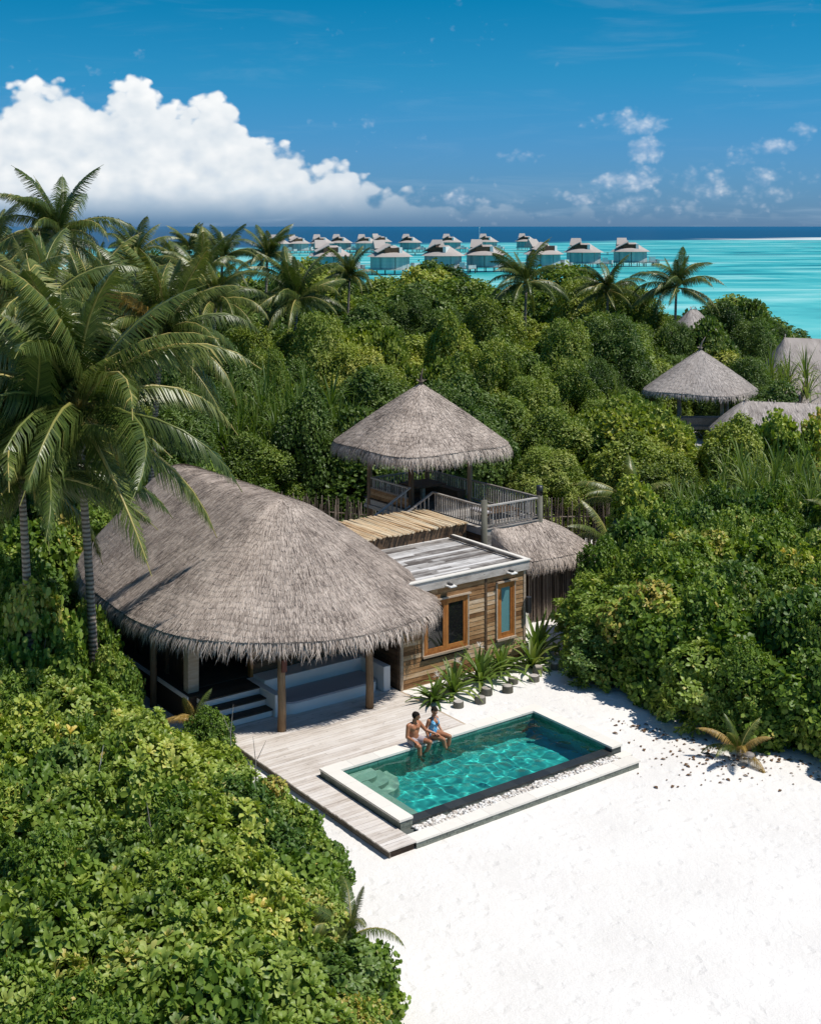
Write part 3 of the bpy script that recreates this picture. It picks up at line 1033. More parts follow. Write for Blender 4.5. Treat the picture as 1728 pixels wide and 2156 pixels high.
for (pa, pb) in ((-1.35, 8.2), (-1.45, 11.5), (7.0, 6.0)):
    MB().tube((pa, pb, 0), (pa, pb, 3.2), 0.12, 0.11, 12).build('post', MAT['post'], villa, smooth=True)
MB().box(0.68, 0.86, 3.24, 3.31, 2.10, 2.50).build('post_lantern', MAT['redwood_box'], villa, bevel=0.02)
# eave beam under the thatch
be = [(x_, y_, 3.02) for x_, y_ in ((-1.5, 8.0), (-1.0, 6.2), (0.78, 3.9), (2.4, 3.5), (4.05, 3.4), (5.8, 3.8))]
MB().path(be, [0.07] * 6, 8).build('eave_beam', MAT['darkwood'], villa, smooth=True)
# steps
for i in range(3):
    z1 = 0.222 + (i + 1) * (FZ - 0.222) / 3
    y0 = 4.62 + i * 0.42
    piece('riser', MAT['plaster'], villa, -0.86, 1.14, y0 + 0.03, 6.0, 0.222 + i * 0.2326 + 0.002, z1 - 0.045)
    piece('tread', MAT['tread'], villa, -0.90, 1.145, y0, y0 + 0.44 if i < 2 else 6.02, z1 - 0.043, z1)
# built-in daybed
dayb = MB()
prof = [(1.42, 6.36), (1.42, 4.80)]
for i in range(9):
    t = i / 8 * math.pi / 2
    prof.append((1.92 - 0.5 * math.cos(t), 4.84 - 0.5 * math.sin(t)))
for i in range(9):
    t = i / 8 * math.pi / 2
    prof.append((4.72 + 0.5 * math.sin(t), 4.84 - 0.5 * math.cos(t)))
prof += [(5.22, 6.36)]
dayb.prism(prof, 0.224, 0.56)
dayb.build('daybed_base', MAT['plaster'], villa, bevel=0.03)
cus = [(x_ + (0.04 if x_ < 2 else -0.04) * (1 if y_ > 4.9 else 0.6), y_ + 0.04 if y_ < 5 else 5.58) for x_, y_ in prof]
MB().prism(cus, 0.564, 0.60).build('daybed_pad', MAT['cushion'], villa, bevel=0.012)
MB().box(1.40, 5.24, 5.60, 6.38, 0.565, 1.02).build('daybed_back', MAT['plaster'], villa, bevel=0.02)
MB().box(1.15, 1.40, 4.48, 6.38, 0.224, 0.93).build('daybed_arm', MAT['plaster'], villa, bevel=0.02)
MB().box(5.225, 5.50, 4.22, 6.38, 0.224, 1.07).build('daybed_arm', MAT['plaster'], villa, bevel=0.02)

# ------------------------------------------------------------------ timber annex with plank roof
annex = vthing('timber_annex', 'flat-roofed timber annex with brown siding and teak windows right of the villa', 'building', 8.6, 6.2, 0)
MB().box(5.80, 11.42, 4.10, 12.0, -0.05, 3.60).build('wall_core', MAT['interior'], annex)
FB = 4.10          # siding back plane, boards stand proud toward -b
wins = [(6.70, 8.76, 1.10, 3.06), (10.02, 10.94, 1.04, 3.18)]
zz = 0.06
while zz < 3.40:
    h_ = random.choice((0.150, 0.158, 0.165))
    for (x0, x1) in ((5.90, 9.50), (9.61, 11.34)):
        cuts = [(x0, x1)]
        for (wa, wb, wz0, wz1) in wins:
            if zz + h_ > wz0 + 0.02 and zz < wz1 - 0.02:
                new = []
                for (q0, q1) in cuts:
                    if wb <= q0 or wa >= q1:
                        new.append((q0, q1))
                    else:
                        if wa - q0 > 0.03:
                            new.append((q0, wa))
                        if q1 - wb > 0.03:
                            new.append((wb, q1))
                cuts = new
        for (q0, q1) in cuts:
            if q1 - q0 > 2.6:
                mid_ = q0 + (q1 - q0) * random.uniform(0.35, 0.65)
                segs = [(q0, mid_ - 0.002), (mid_ + 0.002, q1)]
            else:
                segs = [(q0, q1)]
            for (e0, e1) in segs:
                piece('siding_board', MAT['siding'], annex, e0, e1, FB - 0.05, FB - 0.003, zz, zz + h_ - 0.008, (R(-4.5), 0, 0))
    zz += h_
for x0 in (5.80, 9.505, 11.345):
    piece('corner_post', MAT['trim'] if x0 != 9.505 else MAT['darkwood'], annex, x0, x0 + 0.10, FB - 0.075, FB - 0.002, 0.02, 3.42)
piece('base_board', MAT['trim'], annex, 5.78, 11.46, FB - 0.10, FB - 0.002, -0.06, 0.055)
# side toward the daybed and far side
for i in range(20):
    piece('side_board', MAT['darkwood'], annex, 5.74, 5.797, 4.11, 6.40, 0.24 + i * 0.16, 0.24 + i * 0.16 + 0.152)
    piece('side_board', MAT['siding'], annex, 11.423, 11.455, 4.11, 8.4, 0.06 + i * 0.167, 0.06 + i * 0.167 + 0.16)


def window(parent, x0, x1, z0, z1, leaves, panemat):
    y = FB
    for nm, (p0, p1, q0, q1) in dict(stile_l=(x0, x0 + 0.07, z0, z1), stile_r=(x1 - 0.07, x1, z0, z1), head=(x0 + 0.07, x1 - 0.07, z1 - 0.07, z1), foot=(x0 + 0.07, x1 - 0.07, z0, z0 + 0.07)).items():
        piece('window_frame', MAT['teak'], parent, p0, p1, y - 0.09, y - 0.004, q0, q1)
    wl = (x1 - x0 - 0.14) / leaves
    for i in range(leaves):
        a0, a1 = x0 + 0.07 + wl * i + 0.004, x0 + 0.07 + wl * (i + 1) - 0.004
        b0, b1 = z0 + 0.074, z1 - 0.074
        s = 0.115
        for (p0, p1, q0, q1) in ((a0, a0 + s, b0, b1), (a1 - s, a1, b0, b1), (a0 + s, a1 - s, b0, b0 + s), (a0 + s, a1 - s, b1 - s, b1)):
            piece('casement', MAT['teak'], parent, p0, p1, y - 0.075, y - 0.02, q0, q1)
        piece('window_pane', panemat, parent, a0 + s, a1 - s, y - 0.045, y - 0.035, b0 + s, b1 - s)
    piece('window_sill', MAT['trim'], parent, x0 - 0.06, x1 + 0.06, y - 0.16, y - 0.003, z0 - 0.075, z0 - 0.003)
    piece('window_hood', MAT['trim'], parent, x0 - 0.05, x1 + 0.10, y - 0.17, y - 0.003, z1 + 0.004, z1 + 0.06, (R(-8), 0, 0))
    for e in (x0 - 0.055, x1 + 0.002):
        piece('window_trim', MAT['trim'], parent, e, e + 0.053, y - 0.10, y - 0.003, z0, z1)


window(annex, 6.76, 8.70, 1.18, 3.00, 2, MAT['glass'])
window(annex, 10.08, 10.88, 1.12, 3.12, 1, MAT['blind'])
# roof
bb = 4.13
while bb < 8.45:
    e = [5.70, random.uniform(7.2, 9.8), 11.36]
    for s0, s1 in zip(e[:-1], e[1:]):
        dz = random.uniform(-0.006, 0.006)
        piece('roof_plank', MAT['roof_plank'], annex, s0 + 0.002, s1 - 0.003, bb, bb + 0.172, 3.64 + dz, 3.69 + dz)
    bb += 0.18
MB().box(5.7, 11.38, 4.12, 8.5, 3.60, 3.635).build('roof_deck', MAT['darkwood'], annex)
piece('fascia', MAT['fascia'], annex, 5.70, 11.56, 3.96, 4.035, 3.42, 3.76)
piece('fascia', MAT['fascia'], annex, 11.485, 11.558, 4.04, 8.5, 3.42, 3.76)
piece('roof_rim', MAT['coping'], annex, 5.70, 11.60, 3.92, 4.12, 3.762, 3.80)
piece('roof_rim', MAT['coping'], annex, 11.42, 11.60, 4.124, 8.5, 3.762, 3.80)
MB().tube((11.30, 4.2, 3.80), (11.30, 8.3, 3.82), 0.055, 0.055, 10).build('roof_pipe', MAT['greywood'], annex, smooth=True)
for x in (7.79, 10.59):
    lp = piece('fascia_lamp', MAT['white'], annex, x - 0.14, x + 0.14, 3.66, 3.952, 3.46, 3.50)
    piece('lamp_bracket', MAT['black'], annex, x - 0.05, x + 0.05, 3.75, 3.955, 3.505, 3.56)
    piece('lamp_glass', MAT['glass'], annex, x - 0.11, x + 0.11, 3.67, 3.88, 3.445, 3.458)
MB().tube((11.50, 3.93, 1.85), (11.50, 3.93, 2.42), 0.105, 0.105, 14).box(11.46, 11.54, 3.98, 4.06, 2.0, 2.3).build('wall_speaker', MAT['black'], annex, smooth=False)

# ------------------------------------------------------------------ bamboo covered walkway behind the plank roof
perg = vthing('bamboo_pergola', 'walkway roof laid with pale bamboo poles behind the plank roof', 'pergola', 9.6, 10.0, 0)
MB().box(7.0, 12.3, 8.56, 8.66, 3.55, 4.12).build('front_beam', MAT['darkwood'], perg)
MB().box(7.0, 12.3, 11.3, 11.4, 3.55, 4.12).box(7.0, 12.3, 9.9, 10.0, 3.9, 4.12).build('rear_beam', MAT['darkwood'], perg)
MB().box(7.1, 12.2, 8.7, 12.0, 3.45, 3.86).build('soffit', MAT['interior'], perg)
x = 7.0
while x < 12.25:
    r_ = random.uniform(0.026, 0.040)
    sk = random.uniform(-0.09, 0.09)
    y0, y1 = 8.45 + random.uniform(-0.10, 0.06), 11.50 + random.uniform(-0.15, 0.12)
    dz = random.uniform(0, 0.03)
    MB().tube((x + sk, y0, 4.16 + dz), (x - sk, y1, 4.17 + dz + random.uniform(-0.01, 0.02)), r_, r_ * 0.85, 6).build('bamboo_pole', MAT['bamboo'], perg)
    x += r_ * 2 + random.uniform(-0.008, 0.012)

# ------------------------------------------------------------------ lookout pavilion
PF = 3.95
pav = vthing('lookout_pavilion', 'raised open lookout pavilion with pointed thatched roof and railed terrace behind the annex', 'pavilion', 14.0, 12.0, 0)
cx_, cy_, hs = 14.05, 13.95, 3.38
ev = []
for i in range(64):
    t = 2 * math.pi * i / 64
    c_, s_ = math.cos(t), math.sin(t)
    k = (abs(c_) ** 3.4 + abs(s_) ** 3.4) ** (-1 / 3.4)
    ev.append((cx_ + hs * k * c_, cy_ + hs * k * s_, 6.52 - 0.10 * (k - 1) / 0.2))
pt = Thatch(ev, (cx_, cy_, 9.05), (cx_ + 0.01, cy_, 9.05), bulge=0.05, n=180, smooth=2)
thatch_roof(pt, pav, 'roof', n_str=60000, courses=20, n_fr=6500, seed=8, fr_len=0.50, fr_w=0.022, st_w=0.018)
MB().path([(cx_ + 0.02, cy_, 8.85), (cx_, cy_, 9.15), (cx_ + 0.02, cy_ - 0.01, 9.40), (cx_ + 0.09, cy_ - 0.05, 9.72)], [0.16, 0.075, 0.045, 0.012], 8).build('finial', MAT['thatch'], pav, smooth=True)
bb = 7.86
while bb < 15.7:
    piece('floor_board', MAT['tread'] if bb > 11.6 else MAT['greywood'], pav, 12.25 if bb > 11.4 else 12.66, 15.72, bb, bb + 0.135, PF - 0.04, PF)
    bb += 0.142
MB().box(12.3, 15.68, 12.1, 15.7, PF - 0.28, PF - 0.045).box(12.68, 15.68, 7.9, 12.1, PF - 0.28, PF - 0.045).build('floor_frame', MAT['greywood'], pav)
for (pa, pb) in ((12.35, 12.35), (12.35, 15.45), (15.55, 12.35), (15.55, 15.45)):
    MB().tube((pa, pb, 0), (pa, pb, 6.75), 0.13, 0.115, 12).build('post', MAT['post'], pav, smooth=True)
for (pa, pb, zt) in ((12.70, 7.93, 5.10), (15.66, 7.93, 5.30)):
    MB().tube((pa, pb, 0), (pa, pb, zt), 0.13, 0.125, 12).build('newel_post', MAT['stump'], pav, smooth=True)
MB().tube((15.66, 7.93, 4.95), (15.66, 7.93, 5.32), 0.137, 0.137, 12).build('newel_cap', MAT['black'], pav, smooth=True)


def rail(parent, p0, p1, zt, zb, n=None, top=0.055, solid=False):
    """top rail, bottom rail, upright balusters between two points (villa a,b); zt/zb may be pairs for a sloping rail"""
    za, zc = zt if isinstance(zt, tuple) else (zt, zt)
    ba, bc = zb if isinstance(zb, tuple) else (zb, zb)
    p0, p1 = Vector((*p0, 0)), Vector((*p1, 0))
    L = (p1 - p0).length
    q = MB()
    u = (p1 - p0).normalized()
    sd = Vector((-u.y, u.x, 0))

    def bar(z0, z1, hw, hh):
        n0 = len(q.v)
        for p, z in ((p0, z0), (p1, z1)):
            for (s1, s2) in ((-1, -1), (1, -1), (1, 1), (-1, 1)):
                q.v.append(tuple(p + sd * hw * s1 + Vector((0, 0, z + hh * s2))))
        q.f.extend([tuple(n0 + i for i in f) for f in ((0, 1, 2, 3), (7, 6, 5, 4), (0, 4, 5, 1), (1, 5, 6, 2), (2, 6, 7, 3), (3, 7, 4, 0))])
    bar(za, zc, 0.055, 0.028)
    q.build('top_rail', MAT['greywood'], parent)
    q = MB()
    bar(ba, bc, 0.03, 0.03)
    q.build('bottom_rail', MAT['greywood'], parent)
    n = n or int(L / 0.15)
    for i in range(1, n):
        f = i / n
        p = p0 + (p1 - p0) * f
        z1, z0 = za + (zc - za) * f - 0.028, ba + (bc - ba) * f + 0.03
        piece('baluster', MAT['greywood'], parent, p.x - 0.021, p.x + 0.021, p.y - 0.021, p.y + 0.021, z0, z1)


rail(pav, (12.70, 8.08), (12.70, 11.28), 4.84, 4.06)
rail(pav, (12.84, 7.93), (15.52, 7.93), 4.84, 4.06)
rail(pav, (15.66, 8.08), (15.60, 12.22), 4.84, 4.06)
rail(pav, (15.60, 12.48), (15.60, 15.32), 4.80, 4.15)
rail(pav, (12.48, 15.50), (15.42, 15.50), 4.80, 4.15)
rail(pav, (12.32, 12.50), (12.32, 15.30), 4.86, 4.42)
for i in range(3):
    piece('skirt_board', MAT['siding'], pav, 12.30, 12.34, 12.50, 15.32, 3.97 + i * 0.145, 4.105 + i * 0.145)
rail(pav, (12.70, 11.30), (11.0, 11.30), (4.84, 3.98), (4.10, 3.30), 8)
rail(pav, (12.25, 12.30), (10.4, 12.30), (4.92, 3.95), (4.15, 3.25), 8)
for i in range(6):
    piece('stair_tread', MAT['greywood'], pav, 12.2 - (i + 1) * 0.28, 12.2 - i * 0.28 + 0.02, 11.38, 12.25, PF - (i + 1) * 0.16 - 0.04, PF - (i + 1) * 0.16)
for i in range(9):
    piece('terrace_board', MAT['darkwood'], pav, 12.64, 12.675, 7.98, 11.3, 2.2 + i * 0.165, 2.36 + i * 0.165)
    piece('terrace_board', MAT['greywood'], pav, 12.72, 15.6, 7.84, 7.875, 2.2 + i * 0.165, 2.36 + i * 0.165)
# bench along the railing
MB().box(15.05, 15.5, 12.6, 15.2, PF + 0.005, PF + 0.42).box(12.6, 15.0, 14.95, 15.38, PF + 0.005, PF + 0.42).build('bench', MAT['darkwood'], pav, bevel=0.01)
MB().box(12.24, 12.42, 11.95, 15.75, PF - 0.45, PF - 0.30).build('side_sill', MAT['greywood'], pav)
tbl = vthing('wooden_table', 'square dark wooden table under the lookout pavilion roof', 'table', 13.9, 13.6, PF)
MB().box(13.1, 14.7, 12.9, 14.3, PF + 0.70, PF + 0.76).build('table_top', MAT['darkwood'], tbl, bevel=0.008)
MB().box(13.82, 13.98, 13.52, 13.68, PF + 0.03, PF + 0.70).build('leg', MAT['trim'], tbl)
MB().box(13.55, 14.25, 13.25, 13.95, PF + 0.003, PF + 0.03).build('base', MAT['darkwood'], tbl)
lng = vthing('wooden_lounger', 'low slatted wooden lounger on the pavilion terrace', 'lounger', 14.4, 9.3, PF)
for i in range(9):
    piece('slat', MAT['darkwood'], lng, 13.5, 15.3, 8.75 + i * 0.125, 8.86 + i * 0.125, PF + 0.30, PF + 0.335)
for (la, lb) in ((13.6, 8.8), (15.2, 8.8), (13.6, 9.8), (15.2, 9.8)):
    piece('leg', MAT['darkwood'], lng, la - 0.04, la + 0.04, lb - 0.04, lb + 0.04, PF + 0.002, PF + 0.298)
piece('head_pad', MAT['cushion'], lng, 13.5, 13.8, 8.78, 9.82, PF + 0.338, PF + 0.40)

# ------------------------------------------------------------------ outdoor bathroom with half-hip thatch
bath = vthing('bathroom_shelter', 'small thatched lean-to shelter below the pavilion terrace with stick walls', 'shelter', 15.5, 7.5, 0)
ev = [(12.95, 8.1), (13.25, 7.4), (13.6, 6.95), (14.2, 6.72), (15.5, 6.62), (16.8, 6.62), (17.6, 6.85), (18.0, 7.5), (18.05, 8.6), (17.9, 9.6)]
ev3 = [(a_, b_, 2.66 + (1.15 if k == 0 else (0.62 if k == 1 else (0.18 if k == 2 else 0)))) for k, (a_, b_) in enumerate(ev)]
bt = Thatch(ev3, (13.05, 8.08, 3.92), (15.7, 8.08, 3.96), bulge=0.14, closed=False, n=120)
thatch_roof(bt, bath, 'roof', n_str=17000, courses=9, n_fr=3200, seed=12, fr_len=0.46, fr_w=0.022, st_w=0.018)
MB().box(11.5, 14.0, 8.2, 8.3, 0, 2.8).box(14.0, 17.7, 7.75, 7.85, 0, 2.6).build('inner_wall', MAT['interior'], bath)
for i in range(64):
    x_ = 14.35 + i * 0.052 + random.uniform(-0.012, 0.012)
    MB().tube((x_ + random.uniform(-0.03, 0.03), 7.12 + random.uniform(-0.02, 0.02), 0.02), (x_, 7.12, 2.62 + random.uniform(-0.25, 0.05)), 0.022, 0.018, 6).build('stick', MAT['stick'], bath)
MB().box(11.6, 13.6, 6.30, 6.46, 0, 0.95).build('plaster_wall', MAT['plaster'], bath, bevel=0.02)

# ------------------------------------------------------------------ stick fence behind the pavilion
def stick_fence(label, x0, x1, y0, y1, h, n):
    f = thing('stick_fence', label, 'fence', ((x0 + x1) / 2, (y0 + y1) / 2, 0), math.atan2(y1 - y0, x1 - x0))
    L = math.hypot(x1 - x0, y1 - y0)
    meshes = [MB().tube((0, 0, 0), (random.uniform(-0.06, 0.06), 0.0, hh), 0.034, 0.022, 6).mesh('stick', MAT['stick']) for hh in (h * 0.86, h * 0.95, h, h * 1.07)]
    for i in range(n):
        link('stick', random.choice(meshes), f, (-L / 2 + L * i / n + random.uniform(-0.02, 0.02), random.uniform(-0.05, 0.05), 0), (random.uniform(-0.05, 0.05), random.uniform(-0.07, 0.07), random.uniform(0, 6)))
    for z in (0.6, 1.6):
        MB().tube((-L / 2, 0.06, z), (L / 2, 0.06, z), 0.03, 0.03, 6).build('cross_rail', MAT['stick'], f)
    return f


stick_fence('rough fence of upright grey sticks left of the lookout pavilion', -8.4, -1.4, 64.6, 62.2, 2.3, 95)
stick_fence('rough fence of upright grey sticks right of the lookout pavilion', 3.8, 11.0, 62.0, 62.2, 2.4, 95)

# ------------------------------------------------------------------ stepping stumps beside the annex
stump_ab = [(6.52, 1.80), (7.33, 1.66), (7.98, 2.10), (8.70, 1.86), (9.38, 2.36), (10.12, 2.10), (10.76, 2.62), (11.48, 2.48)]
words = ['nearest the deck', 'second from the deck', 'third from the deck', 'fourth from the deck', 'fifth from the deck', 'sixth from the deck', 'seventh from the deck', 'farthest from the deck']
for i, ((a_, b_), wd) in enumerate(zip(stump_ab, words)):
    gz_ = float(ground_z(*vw(a_, b_).to_2d()))
    r_ = random.uniform(0.165, 0.195)
    h_ = random.uniform(0.19, 0.24)
    st = vthing('wooden_stump', 'short round grey wooden stump on the sand, %s' % wd, 'stump', a_, b_, gz_, 'stepping stumps beside the annex')
    MB().path([(a_, b_, gz_ - 0.1), (a_, b_, gz_ + h_ - 0.03), (a_, b_, gz_ + h_)], [r_ * 1.03, r_, r_ * 0.96], 18).build('log', MAT['stump'], st)
    MB().prism([(a_ + r_ * 0.86 * math.cos(t * 0.39), b_ + r_ * 0.86 * math.sin(t * 0.39)) for t in range(16)], gz_ + h_ + 0.0005, gz_ + h_ + 0.006).build('cut_face', MAT['fascia'], st)

# ------------------------------------------------------------------ small path light by the right-hand shrubs
pl = thing('path_light', 'small white mushroom path light on the sand beside the young palm', 'lamp', (10.02, 37.15, float(ground_z(10.02, 37.15))))
MB().tube((0, 0, 0), (0, 0, 0.32), 0.045, 0.045, 12).build('stem', MAT['white'], pl)
MB().path([(0, 0, 0.30), (0, 0, 0.34), (0, 0, 0.39)], [0.17, 0.16, 0.05], 16).build('cap', MAT['greywood'], pl)
# ------------------------------------------------------------------ plants
def rot_to(n):
    """matrices (m,3,3) whose z axis is n, random spin"""
    n = n / np.linalg.norm(n, axis=1, keepdims=True)
    a = rng.standard_normal(n.shape)
    x = np.cross(a, n)
    x /= np.maximum(np.linalg.norm(x, axis=1, keepdims=True), 1e-9)
    y = np.cross(n, x)
    return np.stack([x, y, n], -1)


def scatter(tv, tf, pos, rot, scale, colr, cvar=0.0):
    """template verts tv (k,3), faces tf list, placed m times"""
    m_ = len(pos)
    V = np.einsum('mij,kj->mki', rot, tv) * scale[:, None, None] + pos[:, None, :]
    k = len(tv)
    F_ = [(f[None] + (np.arange(m_) * k)[:, None, None]).reshape(-1, f.shape[1]) for f in tf]
    C_ = np.repeat(colr, k)
    return V.reshape(-1, 3), F_, C_


def leaf_strip(stations, fold=0.25):
    """stations: (along, half-width, height) -> 3 verts each, quads either side of the midrib"""
    V, F_ = [], []
    for (s, w_, h_) in stations:
        V += [(s, -w_, h_ + fold * w_), (s, 0, h_), (s, w_, h_ + fold * w_)]
    for i in range(len(stations) - 1):
        a = i * 3
        F_ += [(a, a + 3, a + 4, a + 1), (a + 1, a + 4, a + 5, a + 2)]
    return np.array(V, float), np.array(F_)


def merge(parts):
    V, F_, C_, n = [], [], [], 0
    for v, f, c in parts:
        V.append(v)
        F_.append(f + n)
        C_.append(c)
        n += len(v)
    return np.concatenate(V), np.concatenate(F_), np.concatenate(C_)


def rosette(n=15, L=0.23, seed=0):
    """whorl of spoon-shaped leaves"""
    r = np.random.default_rng(seed)
    out_ = []
    for i in range(n):
        f = i / (n - 1)
        l_ = L * (0.55 + 0.55 * f ** 0.7) * r.uniform(0.85, 1.15)
        lv, lf = leaf_strip([(0.02, 0.010, 0.0), (0.45, 0.12, 0.06), (0.80, 0.20, 0.02), (1.0, 0.09, -0.09)], 0.3)
        lv = lv * l_
        e = R(78 - 74 * f + r.normal(0, 7))
        t = i * 2.39996 + r.normal(0, 0.15)
        ce, se = math.cos(e), math.sin(e)
        lv = np.stack([lv[:, 0] * ce - lv[:, 2] * se, lv[:, 1], lv[:, 0] * se + lv[:, 2] * ce], -1)
        ct, st_ = math.cos(t), math.sin(t)
        lv = np.stack([lv[:, 0] * ct - lv[:, 1] * st_, lv[:, 0] * st_ + lv[:, 1] * ct, lv[:, 2]], -1)
        out_.append((lv, lf, np.full(len(lv), np.clip(0.50 + 0.22 * (1 - f) + r.normal(0, 0.13), 0, 1))))
    return merge(out_)


def sprig(n=8, L=0.14, wid=0.42, spread=0.30, seed=0):
    """short twig end carrying ovate leaves"""
    r = np.random.default_rng(seed)
    out_ = []
    for i in range(n):
        l_ = L * r.uniform(0.7, 1.25)
        lv = np.array([(0, 0, 0), (0.32, wid * 0.42, 0.07), (0.75, wid * 0.46, 0.06), (1.0, 0, -0.05), (0.75, -wid * 0.46, 0.06), (0.32, -wid * 0.42, 0.07)]) * l_
        lf = np.array([(0, 3, 2, 1), (0, 5, 4, 3)])
        e = r.normal(0.35, 0.45)
        t = i * 2.4 + r.normal(0, 0.4)
        ro = r.normal(0, 0.35)
        lv = np.stack([lv[:, 0], lv[:, 1] * math.cos(ro) - lv[:, 2] * math.sin(ro), lv[:, 1] * math.sin(ro) + lv[:, 2] * math.cos(ro)], -1)
        lv = np.stack([lv[:, 0] * math.cos(e) - lv[:, 2] * math.sin(e), lv[:, 1], lv[:, 0] * math.sin(e) + lv[:, 2] * math.cos(e)], -1)
        lv = np.stack([lv[:, 0] * math.cos(t) - lv[:, 1] * math.sin(t), lv[:, 0] * math.sin(t) + lv[:, 1] * math.cos(t), lv[:, 2]], -1)
        lv += np.array([r.normal(0, spread * L), r.normal(0, spread * L), (i / n - 0.5) * L * 1.6])
        out_.append((lv, lf, np.full(6, np.clip(r.normal(0.5, 0.16), 0, 1))))
    return merge(out_)


def crown_points(count, lumps, seed, inner=0.12, zmin=0.1):
    """points and outward directions on a cloud of round clumps: lumps (c, r)"""
    r = np.random.default_rng(seed)
    C = np.array([l[0] for l in lumps])
    Rd = np.array([l[1] for l in lumps])
    cen = C.mean(0)
    P, N = [], []
    got = 0
    while got < count:
        m_ = count * 2
        k = r.choice(len(C), m_, p=Rd ** 2 / (Rd ** 2).sum())
        dv = r.standard_normal((m_, 3))
        dv /= np.linalg.norm(dv, axis=1, keepdims=True)
        rr = Rd[k] * np.where(r.random(m_) < inner, r.uniform(0.4, 0.9, m_), r.normal(1.0, 0.07, m_))
        p = C[k] + dv * rr[:, None]
        D = np.linalg.norm(p[:, None, :] - C[None], axis=2) / Rd[None]
        D[np.arange(m_), k] = 9
        ok = (D.min(1) > 0.86) & (p[:, 2] > zmin)
        P.append(p[ok])
        N.append(dv[ok])
        got += ok.sum()
    return np.concatenate(P)[:count], np.concatenate(N)[:count]


def dome_lumps(n, R_, hgt, lr, seed, low=0.15):
    r = np.random.default_rng(seed)
    L = []
    for i in range(n):
        f = (i + 0.5) / n
        z = low + (1 - low) * (1 - f ** 1.2)
        rad = math.sqrt(max(0.0, 1 - ((z - 0.35) / 0.66) ** 2)) if z > 0.35 else 1.0 - 0.25 * (0.35 - z) / 0.35
        t = i * 2.39996 + r.normal(0, 0.35)
        k = r.uniform(0.75, 1.05)
        L.append((np.array([R_ * rad * k * math.cos(t) * 0.80, R_ * rad * k * math.sin(t) * 0.80, hgt * z * r.uniform(0.86, 1.0) - lr * 0.5]), lr * r.uniform(0.7, 1.3)))
    return L


def crown_mesh(name, lumps, templ, count, mat, seed, up=0.5, smin=0.75, smax=1.25, clump=0.16, inner=0.12):
    r = np.random.default_rng(seed + 50)
    P, N = crown_points(count, lumps, seed, inner)
    n = N + np.array([0, 0, up]) + r.standard_normal(N.shape) * 0.28
    rot = rot_to(n)
    sc_ = r.uniform(smin, smax, count)
    C = np.array([l[0] for l in lumps])
    k = np.argmin(np.linalg.norm(P[:, None] - C[None], axis=2), 1)
    tone = r.normal(0, clump, len(C))[k] + r.normal(0, 0.05, count)
    parts = []
    T = len(templ)
    which = r.integers(0, T, count)
    for q in range(T):
        s_ = which == q
        tv, tf, tc = templ[q]
        V, F_, _ = scatter(tv, [tf], P[s_], rot[s_], sc_[s_], tone[s_])
        c = (tc[None, :] + tone[s_][:, None]).reshape(-1)
        parts.append((V, F_[0], c))
    V, F_, C_ = merge(parts)
    # a few yellowing leaves
    nl = len(C_)
    yl = np.repeat(r.random(nl // 6 + 1) < 0.006, 6)[:nl]
    C_ = np.clip(np.where(yl, 1.15, np.clip(C_, 0, 0.93)), 0, 1.2)
    return np_mesh(name, V, F_, mat, C_)


def stems_mesh(name, R_, hgt, rad, seed, n=5):
    r = random.Random(seed)
    q = MB()
    q.path([(0, 0, -0.3), (0.03, 0, hgt * 0.18), (0.06 * R_, 0.02, hgt * 0.4)], [rad, rad * 0.85, rad * 0.6], 7)
    for i in range(n):
        t = i * 6.283 / n + r.uniform(-0.4, 0.4)
        k = r.uniform(0.35, 0.62) * R_
        q.path([(0.02, 0, hgt * r.uniform(0.10, 0.3)), (k * 0.5 * math.cos(t), k * 0.5 * math.sin(t), hgt * 0.45), (k * math.cos(t), k * math.sin(t), hgt * r.uniform(0.6, 0.78))], [rad * 0.6, rad * 0.42, rad * 0.2], 6)
    return q.mesh(name, MAT['bark'], smooth=True)


ROS = [rosette(15, 0.222, s) for s in (1, 2, 3)]
ROSs = [rosette(12, 0.20, s) for s in (4, 5)]
SPR_near = [[sprig(9, L_, w_, 0.45, s + int(L_ * 1000)) for s in (1, 2)] for (L_, w_) in ((0.105, 0.62), (0.135, 0.78), (0.175, 0.85), (0.135, 0.45))]
SPR_mid = [[sprig(8, L_, w_, 0.55, s + int(L_ * 1000)) for s in (4, 5)] for (L_, w_) in ((0.150, 0.55), (0.185, 0.65), (0.240, 0.70), (0.210, 0.34))]
SPR_far = [sprig(7, 0.30, 0.62, 0.55, s) for s in (7, 8)]

SHRUB = {}
SHRUB['rosette'] = [(crown_mesh('crown', dome_lumps(24, 1.35, 2.6, 0.43, s), ROS, 430, LEAF['rosette']['mid'], s, up=0.55), stems_mesh('trunk', 1.3, 2.5, 0.07, s)) for s in (11, 12, 13)]
SHRUB['round'] = [(crown_mesh('crown', dome_lumps(26, 1.35, 2.6, 0.46, s), SPR_near[s - 21], n_, LEAF['round']['mid'], s, up=0.35), stems_mesh('trunk', 1.3, 2.5, 0.07, s)) for s, n_ in ((21, 2000), (22, 1450), (23, 1000), (24, 1700))]
SHRUB['tree'] = [(crown_mesh('crown', dome_lumps(nl_, 3.0, 5.6, lr_, s, 0.2), SPR_mid[s - 31], n_, LEAF['tree']['mid'], s, up=0.4, clump=0.20), stems_mesh('trunk', 3.0, 5.2, 0.16, s)) for s, n_, nl_, lr_ in ((31, 4800, 44, 0.72), (32, 3700, 34, 0.86), (33, 2600, 26, 1.0), (34, 3800, 38, 0.8))]
